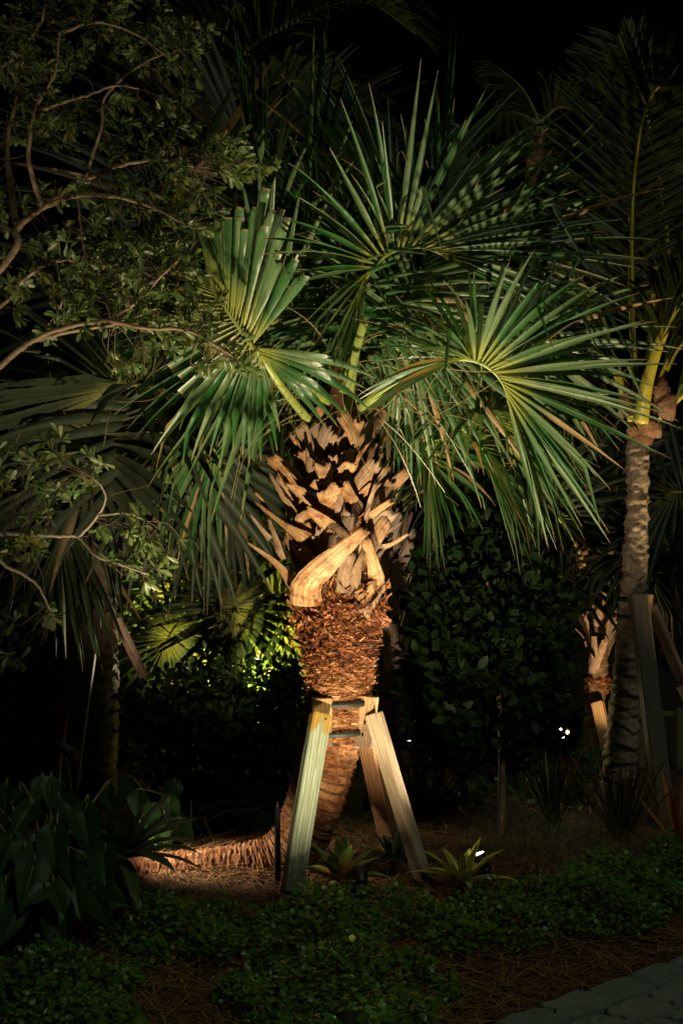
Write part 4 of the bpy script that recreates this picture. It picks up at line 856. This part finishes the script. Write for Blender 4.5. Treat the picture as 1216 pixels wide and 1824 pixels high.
rosette('striped_bromeliad', 'yellow striped bromeliad in front of the glowing spotlight lens', 'bromeliad', P(824, 1572, 5.28), 19, .20, .036, 'striped', (.25, 1.25), .35, 5, group='bromeliads')
rosette('orange_bromeliad', 'orange and green bromeliad between the two front props', 'bromeliad', P(607, 1572, 5.22), 15, .19, .056, 'orange_bromeliad', (.15, 1.5), .25, 6, group='bromeliads', fold=.5)
rosette('dark_bromeliad', 'dark green bromeliad at the foot of the brown rear prop', 'bromeliad', P(702, 1535, 5.6), 13, .17, .035, 'strap', (.2, 1.3), .35, 7, group='bromeliads')
rosette('silver_bromeliad', 'broad silvery strap-leaved plant overhanging the lying trunk at the left', 'bromeliad', P(208, 1530, 5.04), 26, .34, .055, 'silver_strap', (.05, 1.1), .5, 8, arc=(-2.6, 1.0), group='bromeliads', core=.03)
rosette('spiky_plant', 'dark sword-leaved clump at the foot of the ringed trunk', 'plant', at_ground(1105, 6.2), 34, .42, .018, 'spiky', (.95, 1.5), .1, 9, group='sword-leaved plants', core=.03)
rosette('spiky_plant', 'dark sword-leaved clump left of the ringed trunk base', 'plant', at_ground(985, 6.6), 34, .46, .016, 'spiky', (.9, 1.5), .2, 10, group='sword-leaved plants', core=.03)
rosette('spiky_plant', 'orange lit sword-leaved plant cut by the right edge', 'plant', at_ground(1212, 6.1), 14, .42, .022, 'orange_lit_strap', (.8, 1.5), .05, 11, group='sword-leaved plants', core=.02)
rosette('spiky_plant', 'dark sword-leaved clump in shadow behind the tan prop', 'plant', at_ground(760, 6.7), 30, .45, .016, 'spiky', (.85, 1.45), .25, 12, group='sword-leaved plants', core=.03)
spotlight('spotlight on the ground by the orange lit sword-leaved plant', at_ground(1296, 6.58), P(1168, 660, 6.80), 230, 42, .9, (1, .74, .36))
spotlight('spotlight on the ground below the small booted palm', at_ground(1100, 7.7), P(1062, 1110, 8.4), 34, 80, .7, (1, .68, .34))

# ------------------------------------------------------------------ philodendron at the lower left
def philo(name, label, spots, seed, mat='philodendron'):
    g = np.random.default_rng(seed); c = np.mean([P(x, y, Y) for x, y, Y, *_ in spots], 0); c[2] = gz(c[0], c[1]); t = empty(name, c, label, 'plant', 'large-leaved plants')
    for i, (x, y, Y, L, az) in enumerate(spots):
        p = P(x, y, Y); d = nrm([math.sin(az) * .9, -.45 + g.normal(0, .25), -math.cos(az) * .75]); up = nrm([g.normal(0, .5), -.8, .6 + g.normal(0, .4)]); Rm = rot_from(d, up)
        prof = [(-.28, .0), (-.25, .15), (-.13, .28), (0, .345), (.15, .35), (.35, .30), (.55, .225), (.75, .135), (.9, .05), (1., .004)]; az = az + g.normal(0, .75); L = L * .92
        V = []; col = []; rr = g.random(); wv = g.random() * 6
        for z, hw in prof:
            for xq in (-1, -.5, -.06, 0, .06, .5, 1):
                zz = z if abs(xq) > .2 or z >= 0 else max(z, -.02) ; q = [hw * xq, .10 * abs(xq) * hw * 2 + .035 * math.sin(zz * 14 + wv) * abs(xq) * hw * 3 - .16 * zz * zz + (-.012 if xq == 0 else 0), zz]
                V.append(p + Rm @ (np.array(q) * L)); col.append((.3 + .6 * abs(xq), rr, 0) if xq else (.04, rr, 0))
        Fc = [(a * 7 + b, a * 7 + b + 1, a * 7 + b + 8, a * 7 + b + 7) for a in range(len(prof) - 1) for b in range(6)]
        lf = build('leaf', V, Fc, mat, t, col)
        q = MB(); foot = c + np.array([g.normal(0, .08), g.normal(.05, .05), 0]); q.add(*tube(catmull([foot, (foot + p) / 2 + np.array([0, 0, .08]), p + np.array([0, .02, .03]), p], 10), np.linspace(.006, .003, 10), 6)); q.build('leaf_stalk', 'petiole_dull', lf)
    return t
g = np.random.default_rng(77)
sp = [(90, 1395, 4.95, .12, .1), (55, 1440, 4.9, .17, -.5), (150, 1450, 4.85, .2, .2), (95, 1490, 4.75, .2, 0.1), (20, 1500, 4.8, .18, -.2), (185, 1520, 4.75, .2, .15), (60, 1540, 4.7, .2, -.1), (130, 1560, 4.65, .19, .3), (10, 1580, 4.7, .18, 0), (95, 1590, 4.6, .2, .05), (165, 1590, 4.62, .16, .4), (40, 1420, 5.1, .16, -.9), (120, 1430, 5.0, .16, .7), (0, 1460, 5.0, .18, -.5), (70, 1500, 4.95, .18, .5), (140, 1500, 4.95, .18, -.4), (30, 1620, 4.65, .16, -.3), (200, 1560, 4.8, .16, .6), (-30, 1520, 4.8, .2, .3), (-40, 1440, 4.9, .2, .2), (-20, 1600, 4.7, .2, .1), (120, 1620, 4.58, .15, 0), (75, 1395, 5.1, .12, -.3), (190, 1410, 5.1, .13, .5)]
sp = [(x, y, Y, L * .9, a) for x, y, Y, L, a in sp] + [(x + g.normal(0, 40), y + g.normal(0, 30), Y + g.normal(.05, .1), L * g.uniform(.55, .85), a + g.normal(0, .6)) for x, y, Y, L, a in sp]
philo('philodendron', 'dark heart-leaved philodendron filling the lower left corner', sp, 71)
sp = [(245, 1420, 5.9, .13, .2), (270, 1445, 5.85, .14, -.3), (300, 1430, 5.9, .14, .3), (250, 1470, 5.8, .14, .1), (285, 1480, 5.8, .13, .3), (320, 1470, 5.85, .14, .5), (310, 1400, 6.0, .13, -.2), (340, 1440, 6.0, .13, .4), (265, 1500, 5.75, .11, 0), (300, 1505, 5.75, .1, .2), (350, 1480, 6.0, .13, .1), (380, 1450, 6.1, .13, -.2), (230, 1395, 6.0, .12, -.4), (430, 1440, 6.2, .14, .2), (470, 1460, 6.2, .13, -.3)]
philo('philodendron', 'bright green heart-leaved plant lit behind the lying trunk', sp, 72)
spotlight('spotlight among the bright leaves behind the lying trunk', (P(262, 1560, 5.62)[0], 5.66, .1), P(285, 1440, 5.9), .9, 110, .8, (1, .9, .5), dia=.04, height=.04)

# ------------------------------------------------------------------ shrubs (leafy masses on stems)
def shrub(name, label, cat, blobs, n, mat, tmpl, size, seed, stems, stemmat='shrub_stem', group=None, up=.3, sr=.008):
    g = np.random.default_rng(seed); base = stems[0][0]; t = empty(name, base, label, cat, group)
    for s in stems: m = MB(); m.add(*tube(catmull(s, 12), np.linspace(sr, sr * .4, 12), 7)); m.build('trunk' if len(stems) == 1 else 'stem', stemmat, t)
    tot = sum(b[-1] for b in blobs); pos = []; dirs = []; 
    for cx, cy, Y, rx, ry, rY, wgt in blobs:
        k = int(n * wgt / tot); nc = max(3, k // 14); cen = []
        for _ in range(nc):
            v = g.normal(0, 1, 3); v = v / np.linalg.norm(v) * g.random() ** .4; cen.append((cx + rx * v[0], cy + ry * v[1], Y + rY * v[2]))
        for i in range(k):
            a = cen[i % nc]; p = P(*a) + g.normal(0, .045, 3); o = nrm(np.array([(a[0] - cx) / rx, (a[2] - Y) / max(rY, .01), -(a[1] - cy) / ry]) + 1e-3)
            pos.append(p); dirs.append(nrm(o * .6 + g.normal(0, .7, 3) + [0, -.2, up]))
    n_ = len(pos); ups = np.tile([0, -.5, .8], (n_, 1)) + g.normal(0, .5, (n_, 3)); V, Fc, col = scatter(*tmpl, np.array(pos), rots(np.array(dirs), ups), g.uniform(.7, 1.25, n_) * size)
    build('foliage', V, Fc, mat, t, col)['kind'] = 'stuff'; return t
GS = 'dark shrubs behind the palm'
Y = 6.7
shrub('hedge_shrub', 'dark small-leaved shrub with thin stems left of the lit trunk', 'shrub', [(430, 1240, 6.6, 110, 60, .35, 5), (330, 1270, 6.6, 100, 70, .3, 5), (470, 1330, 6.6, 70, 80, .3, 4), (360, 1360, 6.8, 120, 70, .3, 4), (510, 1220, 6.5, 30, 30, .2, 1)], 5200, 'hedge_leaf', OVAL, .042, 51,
      [[at_ground(350, 6.6), P(350, 1350, 6.6), P(362, 1290, 6.6)], [at_ground(345, 6.6), P(300, 1380, 6.6), P(268, 1310, 6.6)], [at_ground(355, 6.6), P(380, 1340, 6.5), P(420, 1270, 6.5)], [at_ground(352, 6.6), P(290, 1370, 6.55), P(240, 1330, 6.5)]], group=GS)
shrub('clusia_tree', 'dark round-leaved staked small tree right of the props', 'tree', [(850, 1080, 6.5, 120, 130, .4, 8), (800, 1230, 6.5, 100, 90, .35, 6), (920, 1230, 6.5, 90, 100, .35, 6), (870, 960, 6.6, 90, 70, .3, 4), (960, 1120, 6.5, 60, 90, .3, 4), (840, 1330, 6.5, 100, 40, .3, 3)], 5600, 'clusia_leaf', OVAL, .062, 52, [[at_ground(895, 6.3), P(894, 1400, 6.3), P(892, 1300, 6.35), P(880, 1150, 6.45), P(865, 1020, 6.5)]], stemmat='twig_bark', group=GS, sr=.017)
st = MB(); st.add(*tube([at_ground(888, 6.24) - [0, 0, .1], P(887, 1290, 6.24)], .0055, 8)); tag(st.build('tree_stake', 'steel', None), 'thin metal stake beside the trunk of the round-leaved tree', 'stake')
shrub('lit_shrub', 'small bush lit bright yellow green beyond the props', 'shrub', [(722, 1310, 8.3, 30, 35, .15, 3), (745, 1330, 8.3, 25, 25, .15, 2), (715, 1280, 8.4, 14, 20, .1, 1)], 520, 'hedge_leaf', OVAL, .04, 53, [[at_ground(725, 8.3), P(724, 1370, 8.3), P(722, 1310, 8.3)]], group=GS)
spotlight('spotlight on the ground under the small lit bush', at_ground(728, 7.95) + [0, 0, .0], P(735, 1160, 8.05), 150, 84, .6, (1, .92, .55), dia=.03)
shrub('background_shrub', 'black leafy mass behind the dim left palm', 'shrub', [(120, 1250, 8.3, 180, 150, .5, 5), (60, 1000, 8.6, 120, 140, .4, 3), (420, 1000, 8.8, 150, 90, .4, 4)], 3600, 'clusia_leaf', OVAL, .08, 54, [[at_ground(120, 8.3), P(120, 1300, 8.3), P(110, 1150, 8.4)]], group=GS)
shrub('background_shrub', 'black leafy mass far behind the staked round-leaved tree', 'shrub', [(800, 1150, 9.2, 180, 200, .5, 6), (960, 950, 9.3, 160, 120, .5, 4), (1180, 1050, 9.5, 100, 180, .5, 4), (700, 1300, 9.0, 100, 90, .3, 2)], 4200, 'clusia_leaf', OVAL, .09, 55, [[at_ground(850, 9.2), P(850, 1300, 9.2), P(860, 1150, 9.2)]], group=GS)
shrub('low_shrub', 'low dark undergrowth behind the tan prop', 'shrub', [(720, 1450, 6.9, 70, 40, .2, 3), (800, 1455, 7.0, 60, 35, .2, 2)], 1100, 'hedge_leaf', OVAL, .05, 57, [[at_ground(740, 6.9), P(740, 1470, 6.9), P(735, 1440, 6.9)]], group=GS)
shrub('low_shrub', 'low dark undergrowth beyond the metal stake and grass', 'shrub', [(930, 1440, 7.3, 70, 40, .2, 3), (1010, 1440, 7.2, 60, 40, .2, 3), (850, 1445, 7.4, 60, 36, .2, 2)], 1500, 'hedge_leaf', OVAL, .05, 58, [[at_ground(950, 7.3), P(950, 1455, 7.3), P(945, 1425, 7.3)]], group=GS)
shrub('low_shrub', 'low dark undergrowth between the lit bright leaves and the props', 'shrub', [(420, 1440, 6.5, 80, 45, .2, 3), (480, 1400, 6.5, 60, 50, .2, 2)], 1300, 'hedge_leaf', OVAL, .055, 59, [[at_ground(430, 6.5), P(430, 1460, 6.5), P(428, 1420, 6.5)]], group=GS)
# small pinnate palm lit through the dark leaves
pt = empty('feather_palm', at_ground(720, 7.6), 'small feather-leaved palm lit dimly between trunk and round-leaved tree', 'palm tree')
for k, (pts, L) in enumerate([([P(708, 1190, 7.5), P(725, 1130, 7.45), P(765, 1100, 7.4), P(812, 1108, 7.35)], .13), ([P(705, 1190, 7.5), P(716, 1120, 7.5), P(745, 1070, 7.5), P(770, 1050, 7.5)], .12), ([P(706, 1200, 7.5), P(700, 1130, 7.55), P(715, 1060, 7.6)], .11), ([P(708, 1195, 7.4), P(740, 1150, 7.3), P(790, 1140, 7.2)], .12), ([P(760, 1120, 7.9), P(790, 1060, 7.9), P(800, 1000, 7.9)], .1), ([P(760, 1130, 7.9), P(770, 1060, 7.9), P(790, 990, 7.9)], .1)]):
    pin_frond(pt, pts, .007, L, mat='pinnate', pmat='petiole', seed=800 + k, n=26, w=.014, droop=.3, side=[-.3, .6, .8])
m = MB(); m.add(*tube(catmull([at_ground(706, 7.6), P(706, 1300, 7.55), P(706, 1195, 7.5)], 8), np.linspace(.03, .018, 8), 8)); m.build('trunk', 'brown_bark', pt)
# far coconut fronds against the black sky
pT = empty('coconut_palm', at_ground(480, 10.5), 'far coconut palm whose dim arching fronds cross the black sky', 'palm tree')
V, Fc, col, _, _ = stem([at_ground(480, 10.5), P(470, 1100, 10.5), P(420, 600, 10.5), P(385, 200, 10.5)], [.16, .13, .11, .09], 120, 20, ring=.12, amp=.01, seed=25); build('trunk', V, Fc, 'brown_bark', pT, col)
for k, (pts, L) in enumerate([([P(385, 170, 10.4), P(430, 100, 10.2), P(540, 30, 10.), P(650, 5, 9.8), P(740, 60, 9.6)], .75), ([P(385, 180, 10.4), P(340, 90, 10.3), P(240, 40, 10.2), P(150, 60, 10.)], .7), ([P(385, 190, 10.4), P(470, 150, 10.), P(580, 150, 9.8), P(680, 220, 9.6)], .65), ([P(385, 190, 10.4), P(330, 200, 10.), P(260, 300, 9.8), P(230, 420, 9.7)], .6), ([P(390, 170, 10.4), P(400, 60, 10.5), P(450, -60, 10.6)], .6)]):
    pin_frond(pT, pts, .025, L, seed=820 + k, n=56, droop=.9, side=[.2, 1, .1], w=.032)
pU = empty('coconut_palm', at_ground(960, 11), 'farther coconut palm with dim fronds above the right fan leaf', 'palm tree')
V, Fc, col, _, _ = stem([at_ground(960, 11), P(950, 900, 11), P(955, 400, 11), P(960, 230, 11)], [.16, .13, .11, .09], 120, 20, ring=.12, amp=.01, seed=26); build('trunk', V, Fc, 'brown_bark', pU, col)
for k, (pts, L) in enumerate([([P(960, 220, 11), P(930, 160, 11), P(880, 115, 11)], .5), ([P(960, 220, 11), P(1000, 190, 10.9), P(1050, 220, 10.8), P(1090, 300, 10.7)], .6), ([P(960, 220, 11), P(900, 200, 10.8), P(850, 230, 10.7), P(820, 300, 10.6)], .6), ([P(950, 230, 11), P(880, 260, 10.7), P(800, 220, 10.6), P(740, 260, 10.5)], .6), ([P(960, 230, 11), P(970, 320, 10.8), P(930, 400, 10.7)], .6)]):
    pin_frond(pU, pts, .022, L, seed=840 + k, n=44, droop=.7, side=[.2, 1, .1], w=.03)

# ------------------------------------------------------------------ fence panel at the right back
fc = empty('fence_panel', at_ground(1170, 8.2), 'low dark green board fence panel behind the ringed trunk', 'fence')
for k in range(8):
    x = 1128 + k * 14.2; timber('board', P(x, 1450, 8.2), P(x, 1276, 8.2 + .002 * (k % 2)), .043, .018, 'fence_wood', fc)
timber('rail', P(1120, 1272, 8.17), P(1240, 1272, 8.17), .03, .05, 'fence_wood', fc, face=[0, -1, 0]); timber('rail', P(1120, 1390, 8.23), P(1240, 1390, 8.23), .04, .03, 'fence_wood', fc, face=[0, -1, 0])
timber('post', P(1214, 1460, 8.14), P(1214, 1262, 8.14), .07, .05, 'fence_wood', fc)

# ------------------------------------------------------------------ string of small bulbs in the dark tree
for k, (x, y, Y, lab) in enumerate([(1014, 1249, 7.2, 'single glowing bulb highest in the dark leaves'), (1002, 1311, 7.2, 'brightest bulb of the low cluster in the dark leaves'), (998, 1299, 7.25, 'upper left bulb of the low cluster in the dark leaves'), (1010, 1304, 7.2, 'upper right bulb of the low cluster in the dark leaves'), (1052, 1402, 7.6, 'glowing bulb low on the ground by the small booted palm'), (738, 1273, 8.2, 'tiny glowing bulb above the small lit bush')]):
    c = P(x, y, Y); e = empty('garden_bulb', c, lab, 'light bulb', 'small glowing bulbs'); r = .0085 if k not in (5, 2) else .006
    V = []; n = 10
    for i in range(1, 6):
        th = math.pi * i / 6
        for j in range(n): V.append(c + r * np.array([math.sin(th) * math.cos(j * .6283), math.sin(th) * math.sin(j * .6283), math.cos(th) * 1.25]))
    Fc = [(i * n + j, i * n + (j + 1) % n, (i + 1) * n + (j + 1) % n, (i + 1) * n + j) for i in range(4) for j in range(n)] + [tuple(range(n - 1, -1, -1)), tuple(4 * n + j for j in range(n))]
    build('glass', V, Fc, 'bulb_lit', e); m = MB(); m.add(*tube([c + [0, 0, r * 1.0], c + [0, 0, r * 2.4]], r * .55, 8)); m.build('socket', 'black_plastic', e)
    if k in (0, 1, 4):
        l = bpy.data.lights.new('bulb_lamp', 'POINT'); l.energy = (.5, .6, 1.2)[(0, 1, 4).index(k)]; l.color = (1, .8, .42); l.shadow_soft_size = .012; lo = bpy.data.objects.new('bulb_lamp', l); C.objects.link(lo); lo.parent = e; lo.location = (0, -.03, 0)
shrub('lit_shrub', 'low bright leaves at the foot of the small booted palm', 'shrub', [(1052, 1375, 7.75, 18, 26, .1, 3)], 90, 'philodendron', OVAL, .06, 56, [[at_ground(1052, 7.75), P(1052, 1400, 7.75), P(1052, 1375, 7.75)]], group=GS)

# ------------------------------------------------------------------ groundcover, straw and grass
def in_patch(x, y):
    px = 608 + x / y * F; py = 912 + (1.5 - .05 - groundz(x, y)) / y * F; m = np.zeros_like(x)
    for cx, cy, rx, ry in [(330, 1655, 150, 52), (560, 1660, 130, 60), (600, 1765, 190, 95), (90, 1775, 170, 75), (850, 1640, 150, 46), (1085, 1600, 150, 60), (1205, 1560, 90, 48), (640, 1630, 150, 22), (600, 1890, 170, 70), (60, 1890, 200, 80)]:
        q = ((px - cx) / rx) ** 2 + ((py - cy) / ry) ** 2 + .4 * np.sin(px * .045 + cy) * np.sin(py * .06 + cx); m = np.maximum(m, 1.1 - q)
    return m
def groundcover():
    g = np.random.default_rng(90); n = 90000; y = 3.5 + 3.1 * g.random(n); x = (g.random(n) - .5) * 1.5 * y * .48 ; m = in_patch(x, y)
    keep = m > .15 * g.random(n); x, y, m = x[keep], y[keep], m[keep]
    n = len(x); h = (.03 + .125 * np.sqrt(np.clip(m, 0, 1))) * (.6 + .45 * np.sin(x * 11 + 1 + 2 * np.sin(y * 5)) * np.sin(y * 9 + x * 3) + .35 * g.random(n)); z = groundz(x, y) + h * g.random(n) ** .55
    pos = np.stack([x, y, z], 1); dirs = g.normal(0, 1, (n, 3)); dirs[:, 2] = np.abs(dirs[:, 2]) * .5 + .1; ups = np.tile([0, -.35, 1.], (n, 1)) + g.normal(0, .45, (n, 3))
    V, Fc, col = scatter(*ROUND, pos, rots(dirs, ups), g.uniform(.011, .027, n), cb=(g.random(n) < .06) * .8)
    o = build('groundcover', V, Fc, 'ground_leaf', None, col); tag(o, 'low round-leaved green groundcover in loose mats over the mulch', 'groundcover', kind='stuff')
    mb = MB()
    for i in range(260):                                   # long runners standing out of the mats
        k = g.integers(n); p = pos[k].copy(); d = nrm(g.normal(0, 1, 3) * [1, 1, .4] + [0, 0, .5]); c = [p]
        for _ in range(5): d = nrm(d + g.normal(0, .2, 3) + [0, 0, -.12]); c.append(c[-1] + d * .03)
        mb.add(*tube(np.array(c), np.linspace(.0012, .0006, 6), 3))
    mb2 = mb.build('groundcover_stems', 'grass', None); tag(mb2, 'thin wiry runners rising out of the green groundcover', 'groundcover', kind='stuff')
groundcover()
def straw():
    g = np.random.default_rng(91); n = 60000; y = 3.5 + 5.0 * g.random(n) ** 1.3; x = (g.random(n) - .5) * 1.25 * y * .5
    e = (((x - .448) * .62 - (y - 4.17) * .75) < -.0) & (g.random(n) > .75 * sm(5.9, 6.8, y)); x, y = x[e], y[e]; n = len(x); z = groundz(x, y) + .004 + .022 * g.random(n) ** 2; a = g.uniform(0, math.pi, n); big = g.random(n) < .08; L = np.where(big, g.uniform(.14, .26, n), g.uniform(.05, .15, n)); w_ = np.where(big, .0018, g.uniform(.0008, .0018, n)); z = z + big * .008
    d = np.stack([np.cos(a), np.sin(a), g.normal(0, .12, n)], 1); e_ = np.stack([-np.sin(a), np.cos(a), np.zeros(n)], 1); p = np.stack([x, y, z], 1); cv = g.normal(0, .018, n)[:, None] * e_; up = np.array([0, 0, 1.]) * (.006 * g.random(n))[:, None]
    A = p - d * L[:, None] / 2; B_ = p + cv + up; Cc = p + d * L[:, None] / 2; V = np.stack([A + e_ * w_[:, None], A - e_ * w_[:, None], B_ + e_ * w_[:, None], B_ - e_ * w_[:, None], Cc + e_ * w_[:, None], Cc - e_ * w_[:, None]], 1).reshape(-1, 3)
    Fc = (np.array([[0, 1, 3, 2], [2, 3, 5, 4]])[None] + (np.arange(n) * 6)[:, None, None]).reshape(-1, 4); col = np.stack([np.full(n * 6, .5), np.repeat(np.where(big, 1., g.random(n)), 6), np.repeat(np.where(big, 0, np.clip(g.normal(.3, .35, n), 0, 1)), 6)], 1)
    o = build('pine_straw', V, Fc, 'straw', None, col); tag(o, 'reddish brown pine straw mulch strewn over the bed', 'mulch', kind='stuff')
straw()
def grass():
    g = np.random.default_rng(92); mb = MB()
    for cx, Y, n, L in [(905, 5.75, 150, .2), (960, 5.9, 150, .22), (1020, 6.05, 140, .22), (850, 5.9, 90, .18), (1080, 5.8, 130, .22), (1150, 5.9, 120, .22), (930, 6.3, 110, .3), (1000, 6.25, 110, .28), (870, 6.4, 90, .26), (700, 6.1, 30, .15), (1010, 5.6, 60, .16), (1060, 6.4, 50, .3)]:
        c = at_ground(cx, Y)
        for _ in range(n):
            p = c + np.array([g.normal(0, .05), g.normal(0, .05), 0]); az = g.uniform(0, 6.28); d = nrm([math.cos(az) * .7, math.sin(az) * .7, g.uniform(.4, 1.5)]); e = nrm(np.cross(d, [math.cos(az), math.sin(az), 0.01])) * .0014; rows = []; l = L * g.uniform(.6, 1.2)
            for k in range(7): rows += [p + e * (1 - k / 7), p - e * (1 - k / 7)]; d = nrm(d + [0, 0, -.16 * (k + 1) * .5]); p = p + d * l / 6
            mb.add(rows, [(2 * a, 2 * a + 1, 2 * a + 3, 2 * a + 2) for a in range(6)], np.tile([.6, g.random(), float(g.random() < .25) * .7], (14, 1)))
    o = mb.build('grass', 'grass', None); tag(o, 'fine wispy ornamental grass at the back right of the bed', 'grass', kind='stuff')
grass()

# ------------------------------------------------------------------ small things
m = MB(); c0 = at_ground(494, 5.28); m.add(*tube([c0 - [0, 0, .05], c0 + [0, 0, .12], P(494, 1440, 5.28)], [.012, .012, .011], 12)); m.add(*tube([P(494, 1442, 5.28), P(494, 1428, 5.28)], .006, 10)); rs = m.build('sprinkler_riser', 'black_plastic', None); tag(rs, 'thin black upright sprinkler pipe beside the pale green prop', 'sprinkler')
for k, (x, y, Y, lab) in enumerate([(640, 1625, 4.95, 'tiny blue irrigation cap in front of the orange bromeliad'), (689, 1556, 5.3, 'tiny blue irrigation cap between the props by the black spotlight'), (146, 1786, 4.1, 'tiny blue irrigation cap low in the groundcover at the left')]):
    c = P(x, y, Y); e = empty('irrigation_cap', c, lab, 'irrigation cap', 'blue irrigation caps'); m = MB(); m.add(*tube([c - [0, 0, .009], c, c + [0, 0, .004], c + [0, 0, .014]], [.006, .006, .004, .0015], 10)); m.build('cap', 'blue_plastic', e)
    m = MB(); gzv = gz(c[0], c[1]); m.add(*tube([np.array([c[0], c[1], gzv - .02]), c - [0, 0, .009]], .003, 6)); m.build('tube', 'black_plastic', e)
def fallen(px, py, Y, L, w, az, lab, mat='dead_leaf', seed=0):
    c = P(px, py, Y); c[2] = max(c[2], gz(c[0], c[1]) + .012); V, Fc, col = strap_leaf(c, [math.cos(az), math.sin(az), .12], [0, 0, 1], L, w, .25, .6, seed, prof=lambda u: math.sin(math.pi * min(1, .06 + u * .94)) ** .6)
    tag(build('fallen_leaf', V, Fc, mat, None, col, origin=c), lab, 'leaf', 'fallen dry leaves')
fallen(672, 1600, 5.15, .09, .03, .1, 'curled brown dead leaf lying in front of the tan prop', seed=1)
fallen(740, 1760, 4.45, .11, .022, -.4, 'pale dead leaf lying on the pine straw at the bottom', 'straw', 2)
fallen(905, 1655, 4.9, .10, .008, .9, 'thin brown twig-like leaf standing in the groundcover', 'dead_leaf', 3)
